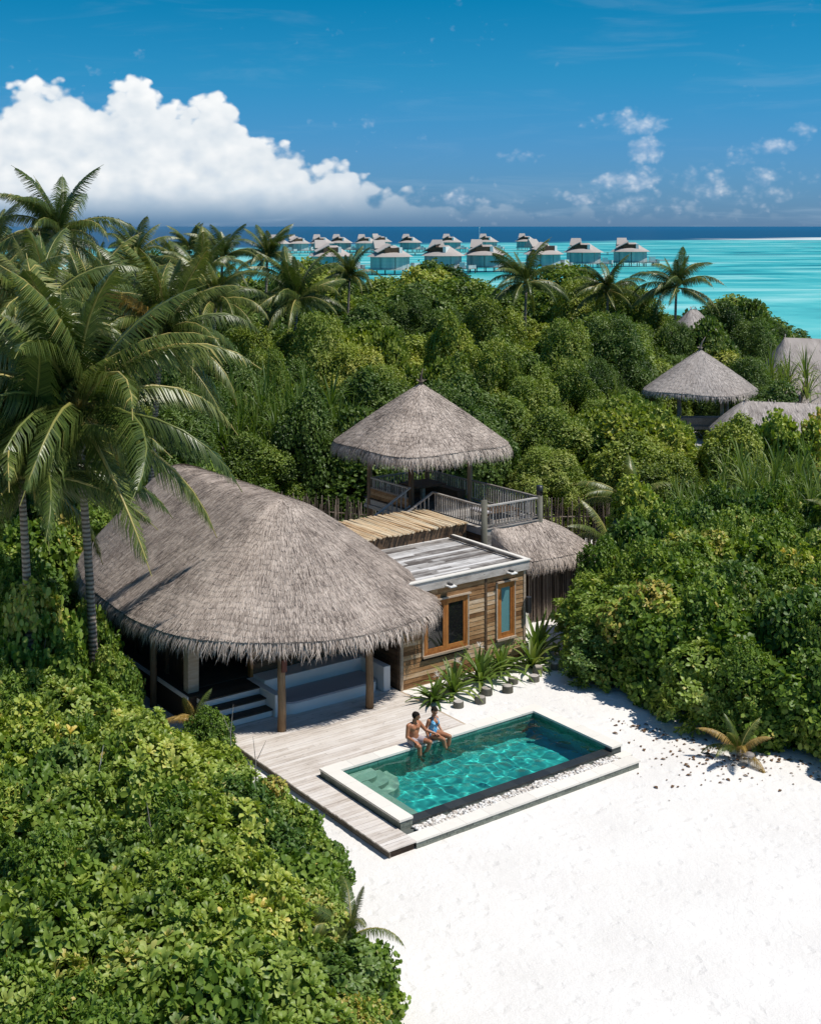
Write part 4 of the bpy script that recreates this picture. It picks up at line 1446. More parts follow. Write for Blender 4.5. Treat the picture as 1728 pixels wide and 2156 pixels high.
SHRUB['far'] = [(crown_mesh('crown', dome_lumps(40, 4.0, 7.0, 1.05, s, 0.3), SPR_far, 2600, LEAF['tree']['mid'], s, up=0.4, clump=0.20), stems_mesh('trunk', 4.0, 6.6, 0.2, s)) for s in (41, 42, 43)]
SIZE = {'rosette': (1.35, 2.6), 'round': (1.35, 2.6), 'tree': (3.0, 5.6), 'far': (4.0, 7.0)}
NPLANT = {}


LEAFKIND = {'rosette': 'rosette', 'round': 'round', 'tree': 'tree', 'far': 'tree'}


def shrub(kind, x, y, rad, hgt, name, label, group, cat='shrub', rnd=random, tone=None):
    R0, H0 = SIZE[kind]
    z = float(ground_z(x, y))
    t = thing(name, label, cat, (x, y, z), rnd.uniform(0, 6.28), group)
    cm, sm = rnd.choice(SHRUB[kind])
    s = (rad / R0, rad / R0 * rnd.uniform(0.9, 1.1), hgt / H0)
    cr_ = link('crown', cm, t, (0, 0, 0), (0, 0, 0), s)
    if tone in ('light', 'dark'):
        cr_.material_slots[0].link = 'OBJECT'
        cr_.material_slots[0].material = LEAF[LEAFKIND[kind]][tone]
    link('trunk', sm, t, (0, 0, 0), (0, 0, 0), s)
    NPLANT[kind] = NPLANT.get(kind, 0) + 1
    return t


def in_poly(x, y, poly):
    c = False
    j = len(poly) - 1
    for i in range(len(poly)):
        xi, yi = poly[i]
        xj, yj = poly[j]
        if (yi > y) != (yj > y) and x < (xj - xi) * (y - yi) / (yj - yi) + xi:
            c = not c
        j = i
    return c


def spots(poly, step, seed, ok=None, jit=0.32):
    r = random.Random(seed)
    xs = [p[0] for p in poly]
    ys = [p[1] for p in poly]
    y = min(ys)
    k = 0
    while y <= max(ys):
        x = min(xs) + (step / 2 if k % 2 else 0)
        while x <= max(xs):
            px_, py_ = x + r.uniform(-jit, jit) * step, y + r.uniform(-jit, jit) * step
            if in_poly(px_, py_, poly) and (ok is None or ok(px_, py_)):
                yield px_, py_
            x += step
        y += step * 0.87
        k += 1


def in_view(x, y, margin=3.0):
    return abs(x) < 0.327 * y + margin


def tone_at(x, y, rnd, k=0.16):
    n = math.sin(x * k * 2.1 + 1.7 * math.sin(y * k * 0.9)) + math.sin(y * k * 1.3 - x * k * 0.7 + 2.0) + rnd.gauss(0, 0.55)
    return 'light' if n > 0.75 else ('dark' if n < -0.85 else 'mid')


TW = {'light': 'yellow-green', 'mid': 'green', 'dark': 'deep green'}
# lower-left thicket
BL = [(-0.45, 19.0), (-0.55, 22.5), (-0.85, 25.6), (-1.45, 28.0), (-2.35, 30.3), (-3.25, 32.2), (-4.7, 34.1), (-6.5, 36.1), (-8.8, 38.2), (-11.2, 40.6), (-16, 42), (-17, 36), (-9, 18), (-5, 17.5)]
r6 = random.Random(61)
for (x, y) in spots(BL, 1.26, 3, lambda x, y: in_view(x, y, 1.2)):
    edge_d = min(math.hypot(x - ex, y - ey) for ex, ey in resample(BL[:10], 40, False))
    h_ = min(2.8, 1.5 + 0.5 * edge_d) * r6.uniform(0.9, 1.1)
    mixw = 0.5 + 0.5 * math.sin(x * 1.1 + 0.6 * y) * math.cos(0.7 * y - 0.5 * x)
    kind = 'rosette' if r6.random() < 0.35 + 0.5 * mixw else 'round'
    tone = tone_at(x, y, r6, 0.5)
    tone = 'mid' if tone == 'dark' and r6.random() < 0.6 else ('light' if tone == 'mid' and r6.random() < 0.12 else tone)
    side_ = 'by the sand' if edge_d < 1.6 else ('at the picture bottom' if y < 23.5 else ('by the villa steps' if y > 33.5 else ('upper middle' if y > 28.5 else 'lower middle')))
    shrub(kind, x, y, r6.uniform(1.05, 1.4) * min(1.0, 0.6 + 0.25 * edge_d), h_, 'beach_shrub', '%s %s shrub in lower-left thicket, %s%s' % ('whorl-leaved' if kind == 'rosette' else 'round-leaved', TW[tone], side_, ', far left' if x < -0.24 * y else ('' if x < -0.12 * y else ', toward the pool')),
          'shrubs of the lower-left thicket', rnd=r6, tone=tone)
# right-hand thicket
RT = [(6.35, 47.0), (6.45, 43.6), (7.3, 41.4), (8.9, 40.0), (10.7, 38.9), (12.3, 37.6), (14.5, 35.6), (20, 37), (26, 46), (30, 59), (10.5, 59), (9.9, 54.5), (9.1, 51), (7.6, 49.5)]
for (x, y) in spots(RT, 1.5, 5, lambda x, y: in_view(x, y, 2.0)):
    edge_d = min(math.hypot(x - ex, y - ey) for ex, ey in resample(RT[:7], 30, False))
    h_ = min(3.5 + 0.012 * (y - 40), 2.1 + 0.6 * edge_d) * r6.uniform(0.78, 1.18)
    kind = 'rosette' if r6.random() < 0.22 else 'round'
    tone = tone_at(x, y, r6, 0.45)
    side_ = 'by the sand' if edge_d < 1.7 else ('at the back' if y > 50 else ('by the lean-to' if x < 10 else ('upper middle' if y > 45 else 'lower middle')))
    shrub(kind, x, y, r6.uniform(1.15, 1.6), h_, 'beach_shrub', '%s %s shrub in right-hand thicket, %s%s' % ('whorl-leaved' if kind == 'rosette' else 'round-leaved', TW[tone], side_, ', far right' if x > 0.26 * y else ''),
          'shrubs of the right-hand thicket', rnd=r6, tone=tone)
# beside and behind the villa
LT = [(-11.2, 40.6), (-12.7, 43.6), (-14.2, 47.0), (-14.6, 52.4), (-12.6, 56.2), (-9.6, 60.5), (-9.6, 64.2), (-26, 64.2), (-30, 52), (-20, 42)]
for (x, y) in spots(LT, 1.9, 7, lambda x, y: in_view(x, y, 2.5)):
    tone = tone_at(x, y, r6, 0.4)
    shrub('round', x, y, r6.uniform(1.5, 2.1), r6.uniform(2.8, 4.3), 'leafy_shrub', '%s leafy shrub under the palms left of the villa, %s' % (TW[tone], 'nearest the camera' if y < 45 else ('beside the roof' if y < 52 else 'behind the roof')), 'shrubs left of the villa', rnd=r6, tone=tone)
for (x, y, rr, hh, lb) in ((-11.7, 39.0, 1.5, 4.6, 'tall leafy shrub hiding the palm trunks at the left edge'), (-12.9, 40.4, 1.7, 5.2, 'tallest leafy shrub at the left edge below the palms'), (-9.35, 39.6, 0.8, 2.5, 'light green leafy shrub against the left eave of the villa'), (-10.6, 41.2, 1.0, 3.4, 'tall leafy shrub climbing beside the left eave of the villa'),
                           (-6.0, 37.2, 0.85, 1.6, 'small bright green shrub in front of the villa steps')):
    shrub('round', x, y, rr, hh, 'leafy_shrub', lb, None, rnd=r6)

# canopy between the villa and the lagoon
RIGHT_PAV = (19.4, 84.0)


def canopy_ok(x, y):
    if not in_view(x, y, 4.0):
        return False
    a_, b_ = to_ab(x, y)
    if -4.5 < a_ < 10.5 and b_ < 24:
        return False
    if 9 < a_ < 21 and b_ < 21.0:
        return False
    if math.hypot(x - RIGHT_PAV[0], y - RIGHT_PAV[1]) < 5.4:
        return False
    if 17 < x < 34 and 72.5 < y < 79.5:
        return False
    if 26 < x < 46 and 95 < y < 109:
        return False
    if 24.5 < x < 42 and 82 < y <= 95:
        return False
    if math.hypot(x + 7.4, (y - 72.3) * 0.9) < 3.6:
        return False
    if x > 21.0 and 109 <= y < 121 and x < 30:
        return False
    sh_ = 198 - 45 * float(sstep(x, 6, 20)) + 12 * float(sstep(-x, 20, 60))
    return y < sh_ and x < (45 if y < 108 else 0.308 * y - 4.5)


def canopy_h(x, y):
    h_ = 5.2 + 1.7 * float(sstep(y, 66, 90)) + 0.9 * float(sstep(y, 100, 150)) + 0.3 * float(sstep(y, 165, 195))
    if x > 11 and y < 84:
        h_ = min(h_, 3.7 + 0.05 * (y - 62))
    if x > 23 and y > 78:
        h_ = min(h_, 5.6 + 0.012 * (y - 78))
    return h_


def place_word(x, y):
    u = x / y
    for lim, wd in ((-0.24, 'at the far left'), (-0.15, 'left of the villa ridge'), (-0.07, 'above the villa ridge'), (0.0, 'left of the pavilion roof'), (0.08, 'behind the pavilion roof'), (0.15, 'right of the pavilion roof'), (0.21, 'left of the distant pavilion')):
        if u < lim:
            return wd
    return 'around the distant pavilion'


def canopy(poly, step, seed, kind, r0, r1, where, group):
    ys = [p[1] for p in poly]
    for (x, y) in spots(poly, step, seed, canopy_ok, 0.38):
        k = r6.uniform(0.70, 1.12) if r6.random() < 0.75 else r6.uniform(1.12, 1.36)
        h_ = canopy_h(x, y) * k
        tone = tone_at(x, y, r6, 0.09)
        size = 'tall' if k > 1.04 else ('low' if k < 0.88 else 'mid-height')
        shrub(kind, x, y, r6.uniform(r0, r1), h_, 'broadleaf_tree', '%s %s tree %s, %s' % (size, TW[tone], where, place_word(x, y)), group, 'tree', r6, tone)


canopy([(-44, 64.8), (-10, 65.4), (12, 64.8), (34, 60), (40, 92), (-44, 92)], 3.9, 9, 'tree', 2.1, 3.0, 'of the nearer canopy', 'trees of the canopy behind the villa')
canopy([(-46, 92), (45, 92), (46, 135), (-46, 135)], 5.7, 10, 'tree', 3.1, 4.3, 'of the middle canopy', 'trees in the middle of the canopy')
canopy([(-62, 135), (45, 135), (45, 215), (-62, 215)], 8.6, 11, 'far', 5.2, 6.6, 'on the lagoon shore', 'trees along the lagoon shore')
for (x, y, h_, rr) in ((27.0, 118.5, 7.4, 3.0), (30.0, 120, 8.6, 3.2), (33.0, 122, 8.2, 3.0), (35.4, 123, 6.6, 2.4), (31.5, 115, 6.8, 3.0), (25.4, 108.5, 7.5, 2.8), (22.6, 107.5, 7.2, 2.6)):
    shrub('tree', x, y, rr, h_, 'broadleaf_tree', 'bushy tree at the right end of the island by the water', 'trees at the right end of the island', 'tree', r6, 'dark')
# yellow-green bushes before the low roof
for (x, y, h_, rr) in ((18.5, 69.8, 5.2, 1.6), (20.6, 70.0, 5.25, 1.7), (22.8, 70.4, 5.1, 1.6), (14.8, 70.0, 4.9, 1.5), (12.2, 66.2, 4.2, 1.2)):
    shrub('round', x, y, rr, h_, 'flowering_shrub', 'bright yellow-green shrub standing above the right-hand thicket', 'yellow-green shrubs of the right-hand thicket', rnd=r6, tone='light')


# ---- strap-leaved plants
def strap_clump(n, L, wid, seed, droop=1.0, upright=0.5):
    r = np.random.default_rng(seed)
    parts = []
    for i in range(n):
        f = i / n
        t = i * 2.39996 + r.normal(0, 0.2)
        e = R(86 - (86 - 25 * upright * 2) * f ** 0.8 + r.normal(0, 6))
        l_ = L * r.uniform(0.75, 1.15)
        p = np.array([0.0, 0.0])
        pts = [p.copy()]
        k = 5
        for s in range(k):
            a = e - droop * (0.15 + 1.15 * f) * (s / k) ** 1.3 * 1.5
            p = p + np.array([math.cos(a), math.sin(a)]) * l_ / k
            pts.append(p.copy())
        V, F_ = [], []
        for s, q in enumerate(pts):
            w_ = wid * (0.7 + 0.5 * s / k) if s < 3 else wid * (1.15 - 1.1 * (s - 2) / (k - 2))
            w_ = max(w_, 0.004) / 2
            V += [(q[0], -w_, q[1] + w_ * 0.5), (q[0], 0, q[1]), (q[0], w_, q[1] + w_ * 0.5)]
        for s in range(k):
            a = s * 3
            F_ += [(a, a + 3, a + 4, a + 1), (a + 1, a + 4, a + 5, a + 2)]
        V = np.array(V)
        V = np.stack([V[:, 0] * math.cos(t) - V[:, 1] * math.sin(t), V[:, 0] * math.sin(t) + V[:, 1] * math.cos(t), V[:, 2]], -1)
        parts.append((V, np.array(F_), np.full(len(V), np.clip(r.normal(0.5, 0.18), 0, 1))))
    return merge(parts)


LILY = []
for s in (1, 2, 3):
    V, F_, C_ = strap_clump(30, 1.40, 0.15, s, 1.25, 0.42)
    LILY.append(np_mesh('leaves', V, F_, MAT['leaf_strap'], C_))
lily_words = ['nearest the deck', 'second from the deck', 'third from the deck', 'fourth from the deck', 'farthest from the deck', 'at the annex corner']
for i, (a_, b_, s) in enumerate(((6.15, 2.62, 0.86), (7.15, 2.85, 0.98), (8.55, 3.12, 1.12), (9.75, 3.42, 1.08), (10.95, 3.12, 1.02), (12.0, 4.0, 1.2))):
    p = vw(a_, b_)
    gz_ = float(ground_z(p.x, p.y))
    t = thing('spider_lily', 'strap-leaved lily plant on the sand before the annex, %s' % lily_words[i], 'plant', (p.x, p.y, gz_), i * 1.3, 'lilies in front of the annex')
    link('leaves', LILY[i % 3], t, (0, 0, 0), (0, 0, 0), (s * 1.08, s * 1.08, s * (0.78, 0.9, 0.95, 0.82, 0.9, 1.0)[i]))
    MB().path([(0, 0, -0.05), (0, 0, 0.10), (0.01, 0, 0.22)], [0.07, 0.06, 0.035], 8).build('bulb', MAT['leaf_strap'], t)
    if i < 3:
        q = MB()
        hx, hy, hz = 0.10, -0.12, 1.05 * s
        q.path([(0, 0, 0.1), (hx * 0.6, hy * 0.6, hz * 0.6), (hx, hy, hz)], [0.018, 0.016, 0.012], 6)
        q.build('flower_stalk', MAT['leaf_strap'], t)
        fl = []
        for k in range(22):
            V, F_ = leaf_strip([(0.0, 0.008, 0), (0.6, 0.02, 0.05), (1.0, 0.004, -0.12)], 0.2)
            e, tt = random.uniform(-0.3, 1.2), random.uniform(0, 6.28)
            V = V * 0.20
            V = np.stack([V[:, 0] * math.cos(e) - V[:, 2] * math.sin(e), V[:, 1], V[:, 0] * math.sin(e) + V[:, 2] * math.cos(e)], -1)
            V = np.stack([V[:, 0] * math.cos(tt) - V[:, 1] * math.sin(tt), V[:, 0] * math.sin(tt) + V[:, 1] * math.cos(tt), V[:, 2]], -1) + np.array([hx, hy, hz])
            fl.append((V, F_, np.ones(len(V))))
        V, F_, C_ = merge(fl)
        link('flower', np_mesh('flower', V, F_, MAT['white']), t)

PANDAN = []
for s in (11, 12, 13):
    heads = []
    r = np.random.default_rng(s)
    for k in range(7):
        V, F_, C_ = strap_clump(30, 1.25, 0.075, s * 10 + k, 1.15, 0.45)
        th_, el_ = k * 2.4, r.uniform(0.1, 0.6)
        off = np.array([0.9 * math.cos(th_) * (k > 0), 0.9 * math.sin(th_) * (k > 0), 1.7 + r.uniform(-0.5, 0.5)])
        heads.append((V * r.uniform(0.8, 1.1) + off, F_, C_))
    V, F_, C_ = merge(heads)
    st_ = MB()
    for k in range(7):
        th_ = k * 2.4
        st_.path([(0, 0, -0.2), (0.4 * math.cos(th_) * (k > 0), 0.4 * math.sin(th_) * (k > 0), 0.9), (0.9 * math.cos(th_) * (k > 0), 0.9 * math.sin(th_) * (k > 0), 1.8)], [0.07, 0.06, 0.05], 6)
    PANDAN.append((np_mesh('leaves', V, F_, MAT['leaf_strap'], C_), st_.mesh('trunk', MAT['bark'], smooth=True)))


def screwpine(x, y, s, zs, label, group, rnd=r6):
    t = thing('screwpine', label, 'plant', (x, y, float(ground_z(x, y))), rnd.uniform(0, 6.28), group)
    a, b_ = rnd.choice(PANDAN)
    link('leaves', a, t, scale=(s, s, zs))
    link('trunk', b_, t, scale=(s, s, zs))


for (x, y, s, zs) in ((13.6, 59.3, 1.1, 1.55), (15.6, 58.2, 1.2, 1.65), (17.4, 60.0, 1.2, 1.75), (19.0, 58.0, 1.15, 1.7), (16.4, 62.2, 1.2, 1.8), (19.4, 62.6, 1.25, 1.85), (12.2, 56.6, 1.05, 1.45), (14.4, 55.6, 1.0, 1.5), (17.6, 55.2, 1.1, 1.6), (20.4, 60.2, 1.15, 1.7)):
    screwpine(x, y, s, zs, 'spiky strap-leaved screwpine in the right-hand thicket', 'screwpines of the right-hand thicket')
for (x, y, s, zs) in ((-8.6, 72.5, 1.5, 2.45), (-6.4, 71.5, 1.5, 2.4), (-4.6, 73.0, 1.45, 2.5), (-7.2, 75.0, 1.5, 2.75), (-10.6, 74.0, 1.45, 2.65), (-5.2, 69.8, 1.3, 2.2), (-9.6, 70.4, 1.4, 2.25), (-7.4, 69.4, 1.3, 2.1)):
    screwpine(x, y, s, zs, 'tall strap-leaved screwpine behind the villa left of the pavilion', 'screwpines behind the villa')
screwpine(27.9, 92.5, 1.5, 2.5, 'shaggy screwpine in front of the far right thatched roof', None)
screwpine(13.6, 86.0, 1.2, 2.0, 'drooping screwpine left of the smaller distant pavilion', None)


# bare grey twigs standing out of the lower-left thicket
for k, (x, y, z0, h_, ax, lb) in enumerate(((-4.9, 34.4, 1.3, 1.5, 0.5, 'bare pale twig rising from the shrubs before the villa steps'), (-4.1, 33.0, 1.2, 1.3, -0.4, 'bare curved twig at the shrub edge beside the deck'),
                                            (-5.6, 27.6, 2.3, 0.9, 0.8, 'short dead twig in the middle of the lower-left thicket'), (-7.6, 30.2, 2.4, 1.0, -0.7, 'dead forked twig at the left of the lower-left thicket'))):
    t = thing('bare_twig', lb, 'twig', (x, y, z0), ax * 3)
    MB().path([(0, 0, -0.9), (0.05, 0.02, 0), (0.16 * ax, 0.05, h_ * 0.5), (0.42 * ax, 0.0, h_)], [0.022, 0.018, 0.013, 0.005], 6).build('stem', MAT['greywood'], t)
    MB().path([(0.16 * ax, 0.05, h_ * 0.5), (0.05 * ax, 0.2, h_ * 0.75), (-0.12 * ax, 0.3, h_ * 0.95)], [0.010, 0.008, 0.004], 5).build('side_shoot', MAT['greywood'], t)
# ------------------------------------------------------------------ coconut palms
def frond_mesh(e0, bend, seed, mat, pairs=88, hang=0.6):
    """a feather leaf of length 1 from the origin along +x; e0 start elevation, bend total downward turn (radians)"""
    r = np.random.default_rng(seed)
    K = 14
    p = np.array([0.0, 0.0, 0.0])
    P, T = [p.copy()], []
    sway = r.normal(0, 0.12)
    for i in range(K):
        f = i / K
        a = e0 - bend * (f ** 1.25)
        d_ = np.array([math.cos(a), sway * f, math.sin(a)])
        d_ /= np.linalg.norm(d_)
        T.append(d_)
        p = p + d_ / K
        P.append(p.copy())
    T.append(T[-1])
    P, T = np.array(P), np.array(T)
    parts = []
    # midrib
    q = MB()
    q.path([tuple(v) for v in P[::2]], [0.013 * (1 - 0.85 * i / 7) for i in range(len(P[::2]))], 5)
    mv = np.array(q.v)
    quads_ = np.array([f for f in q.f if len(f) == 4])
    parts.append((mv, quads_, np.full(len(mv), 0.98)))
    for i in range(pairs):
        f = 0.10 + 0.90 * (i + 0.5) / pairs
        k = f * K
        j = min(int(k), K - 1)
        w_ = k - j
        o = P[j] * (1 - w_) + P[j + 1] * w_
        t = T[j]
        side = np.cross(t, np.array([0, 0, 1.0]))
        side /= max(np.linalg.norm(side), 1e-6)
        ln = 0.215 * (math.sin(math.pi * min(1, 0.12 + 0.93 * f ** 0.8)) ** 0.55) * r.uniform(0.88, 1.1)
        for sg in (-1, 1):
            if r.random() < 0.03:
                continue
            h_ = hang * r.uniform(0.7, 1.3)
            d1 = side * sg * (0.92 - 0.25 * h_) + t * (0.42 + 0.5 * f) + np.array([0, 0, 0.16 - 0.42 * h_])
            d1 /= np.linalg.norm(d1)
            d2 = side * sg * (0.40 - 0.16 * h_) + t * (0.35 + 0.4 * f) + np.array([0, 0, -0.25 - 1.25 * h_])
            d2 /= np.linalg.norm(d2)
            m1 = o + d1 * ln * 0.45
            m2 = m1 + d2 * ln * 0.55
            wv = np.cross(d1, np.array([0, 0, 1.0])) * 0
            wdir = t * 0.0085
            V = np.array([o - wdir * 0.5, o + wdir * 0.5, m1 + wdir * 0.62, m1 - wdir * 0.62, m2 + wdir * 0.10, m2 - wdir * 0.10])
            F_ = np.array([(0, 1, 2, 3), (3, 2, 4, 5)])
            c = np.clip(r.normal(0.45, 0.15) + 0.10 * f, 0, 0.93)
            parts.append((V, F_, np.array([c, c, c, c, min(1, c + 0.1), min(1, c + 0.1)])))
    V, F_, C_ = merge(parts)
    return np_mesh('frond', V, F_, mat, C_)


# from the upright spear leaves to the old hanging ones
LEVEL = [(1.45, 0.40, 0.15), (1.28, 0.95, 0.35), (1.08, 1.55, 0.60), (0.78, 1.80, 0.85), (0.45, 1.75, 1.0), (0.10, 1.45, 1.1), (-0.45, 0.90, 1.1)]
FROND = [[frond_mesh(e, b_, 100 * i + s, MAT['leaf_palm'], hang=h_) for s in range(2)] for i, (e, b_, h_) in enumerate(LEVEL)]
DRYF = [frond_mesh(0.9, 1.3, 900, MAT['leaf_dry'], hang=0.7), frond_mesh(0.5, 1.6, 901, MAT['leaf_dry'], hang=0.9)]


def palm(name, label, x, y, crown_z, L, n=24, lean=(0.0, 0.0), seed=0, group=None, trunk_r=0.15, lo=0, hi=6, wind=0.25, dead=0.0, nuts=True):
    r = random.Random(seed)
    gz_ = float(ground_z(x - lean[0], y - lean[1]))
    t = thing(name, label, 'palm tree', (x - lean[0], y - lean[1], gz_), 0.0, group)
    top = Vector((lean[0], lean[1], crown_z - gz_))
    pts, rads = [], []
    for i in range(9):
        f = i / 8
        pts.append((top.x * f ** 1.6, top.y * f ** 1.6, -0.2 + (top.z + 0.1) * f))
        rads.append(trunk_r * (1.55 if i == 0 else 1.12 - 0.38 * f))
    if crown_z - gz_ > 0.6:
        MB().path(pts, rads, 10).build('trunk', MAT['palm_bark'], t, smooth=True)
    else:
        MB().path([(0, 0, -0.1), (top.x, top.y, top.z + 0.1)], [0.10, 0.07], 8).build('trunk', MAT['palm_bark'], t, smooth=True)
    for i in range(n):
        f = i / max(1, n - 1)
        lv = lo + (hi - lo) * (f ** 0.85)
        k = int(min(6, max(0, round(lv + r.uniform(-0.45, 0.45)))))
        azm = i * 2.39996 + r.uniform(-0.25, 0.25) + seed
        azm += wind * math.sin(azm - 0.6)           # fronds lean round with the breeze
        me_ = r.choice(FROND[k])
        if dead and k >= (4 if crown_z > 4 else 2) and r.random() < dead * 2.2:
            me_ = r.choice(DRYF)
        s = L * r.uniform(0.86, 1.1) * (0.72 if k == 0 else 1.0)
        link('frond', me_, t, (top.x, top.y, top.z), (r.gauss(0, 0.26), r.gauss(0, 0.10), azm), (s, s, s))
    if nuts:
        q = MB()
        for i in range(7):
            a = i * 0.9 + r.random()
            c = Vector((top.x + 0.22 * math.cos(a), top.y + 0.22 * math.sin(a), top.z - 0.22 - 0.1 * r.random()))
            q.path([c + Vector((0, 0, -0.13)), c + Vector((0, 0, -0.07)), c + Vector((0, 0, 0.05)), c + Vector((0, 0, 0.12))], [0.03, 0.10, 0.11, 0.03], 8)
        q.build('coconuts', MAT['leaf_strap'], t, smooth=True)
    return t


near_palms = [
    ('big coconut palm drooping over the left end of the villa roof', -10.7, 40.2, 10.0, 6.6, 40, (-0.5, -0.4), 1),
    ('coconut palm rising behind the left end of the villa ridge', -11.4, 57.5, 10.8, 5.4, 34, (0.6, 0.3), 2),
    ('tallest coconut palm standing above the horizon at upper left', -17.4, 62.0, 15.5, 4.3, 28, (0.8, 0.2), 3),
    ('coconut palm at the left edge below the tallest palm', -15.6, 52.5, 12.2, 5.2, 32, (-0.6, 0.4), 4),
    ('tall coconut palm cut by the left edge of the picture', -21.9, 65.0, 14.2, 4.5, 28, (0.4, 0.2), 5),
    ('coconut palm between the tallest palm and the villa ridge', -18.0, 71.0, 11.8, 5.0, 30, (0.4, 0.0), 6),
    ('short coconut palm filling the gap below the tallest palm', -14.6, 56.5, 9.0, 4.8, 30, (0.3, 0.2), 8),
    ('coconut palm half hidden at the left edge under the tall palms', -17.2, 55.0, 9.6, 4.8, 30, (-0.3, 0.2), 9),
    ('low coconut palm at the left edge beside the villa', -12.1, 39.0, 8.2, 5.4, 34, (-0.4, 0.2), 7),
]
for (lb, x, y, z, L, n, ln, sd_) in near_palms:
    palm('coconut_palm', lb, x, y, z, L, n, ln, sd_, wind=0.35, dead=0.0 if sd_ in (1, 7) else 0.03)
mid_palms = [
    ('first palm along the skyline right of the tallest palm', -21.9, 100, 13.4, 4.0, 11), ('palm with open crown second along the skyline', -19.4, 104, 11.7, 4.2, 12),
    ('palm with dark crown below the deep blue sea, left of centre', -15.8, 95, 11.8, 4.2, 13), ('palm rising above the horizon left of the stilt villas', -16.5, 110, 13.0, 4.0, 14),
    ('palm covering the leftmost stilt villas with upright fronds', -13.7, 120, 13.0, 4.0, 15), ('palm with low crown in the middle of the palm grove', -14.0, 90, 10.6, 4.3, 16),
    ('wide palm with arching fronds at the right end of the grove', -8.6, 95, 10.4, 4.8, 17), ('slender palm standing alone in front of the near stilt villa', -6.8, 140, 10.3, 4.0, 18),
    ('small far palm at the left skyline before the deep sea', -26.4, 150, 13.2, 3.8, 19), ('palm in the grove under the horizon at far left', -27.5, 92, 12.0, 4.4, 20),
    ('palm in the grove between two taller skyline palms', -22.5, 84, 10.6, 4.4, 24)]
for (lb, x, y, z, L, sd_) in mid_palms:
    palm('coconut_palm', lb, x, y, z, L * 1.12, 24, (0.3, 0.0), sd_, group='palms of the far grove', wind=0.3, hi=5.6)
for (lb, x, y, z, L, sd_) in (('left one of the three shore palms right of centre', 10.9, 118, 10.6, 4.5, 21), ('middle one of the three shore palms right of centre', 19.2, 122, 9.6, 4.2, 22), ('right one of the three shore palms right of centre', 25.0, 118, 10.2, 4.5, 23)):
    palm('coconut_palm', lb, x, y, z, L * 1.12, 24, (0.3, 0.2), sd_, group='three palms on the lagoon shore', wind=0.3, hi=5.6)
# young palms without trunks
palm('young_palm', 'young palm with dry orange fronds on the sand below the right-hand thicket', 9.85, 37.6, 0.22, 1.4, 11, (0, 0), 31, lo=0.6, hi=3.6, dead=0.35, nuts=False)
palm('young_palm', 'young yellow-green palm at the right edge of the lower-left thicket', -1.25, 26.1, 1.2, 1.5, 8, (0, 0), 32, lo=0.5, hi=3.0, dead=0.0, nuts=False)
palm('young_palm', 'feathery young palm behind the stick fence right of the pavilion', 10.6, 60.3, 2.4, 3.2, 13, (0, 0), 33, lo=0.8, hi=4.2, nuts=False)
palm('young_palm', 'small palm beside the thatched lean-to at the stick fence', 8.9, 55.6, 1.6, 2.6, 9, (0, 0), 34, lo=1.0, hi=4.0, nuts=False)
palm('young_palm', 'pale fan of palm fronds at the right edge of the right-hand thicket', 18.2, 53.0, 3.2, 2.2, 10, (0, 0), 35, lo=0.6, hi=3.5, nuts=False)
palm('young_palm', 'small palm tuft poking from the shrubs before the villa steps', -6.6, 38.3, 0.9, 1.2, 6, (0, 0), 36, lo=0.4, hi=3.0, dead=0.3, nuts=False)

# ------------------------------------------------------------------ leaf litter on the shaded sand
lt = []
for i in range(300):
    t = random.random()
    if random.random() < 0.62:
        x, y = random.uniform(6.4, 12.6), 0
        y = 40.2 - 0.62 * (x - 6.4) - abs(random.gauss(0, 0.85)) + 0.6
    else:
        x, y = random.gauss(9.3, 1.2), random.gauss(37.1, 0.75)
    a_, b_ = to_ab(x, y)
    if a_ < 8.5 and b_ > -4.8 and b_ < 0.1:
        continue
    l_ = random.choice((0.03, 0.04, 0.05, 0.06, 0.09)) * random.uniform(0.8, 1.2)
    V, F_ = leaf_strip([(-1, 0.08, 0), (-0.3, 0.5, 0.15), (0.4, 0.42, 0.1), (1, 0.03, 0)], 0.4)
    V = V * l_
    tt = random.uniform(0, 6.28)
    V = np.stack([V[:, 0] * math.cos(tt) - V[:, 1] * math.sin(tt), V[:, 0] * math.sin(tt) + V[:, 1] * math.cos(tt), V[:, 2]], -1) + np.array([x, y, float(ground_z(x, y)) + 0.012])
    lt.append((V, F_, np.ones(len(V))))
V, F_, C_ = merge(lt)
lit_o = link('leaf_litter', np_mesh('leaf_litter', V, F_, MAT['litter']))
tag(lit_o, 'scattered brown fallen leaves on the shaded sand beside the pool', 'leaf litter', kind='stuff')
# ------------------------------------------------------------------ neighbouring roofs on the right
def ring_square(cx, cy, hs, z, rz, p=3.2, n=56, sag=0.1):
    out_ = []
    for i in range(n):
        t = 2 * math.pi * i / n
        c_, s_ = math.cos(t), math.sin(t)
        k = (abs(c_) ** p + abs(s_) ** p) ** (-1 / p)
        x, y = hs * k * c_, hs * k * s_
        out_.append((cx + x * math.cos(rz) - y * math.sin(rz), cy + x * math.sin(rz) + y * math.cos(rz), z - sag * (k - 1) / 0.2))
    return out_


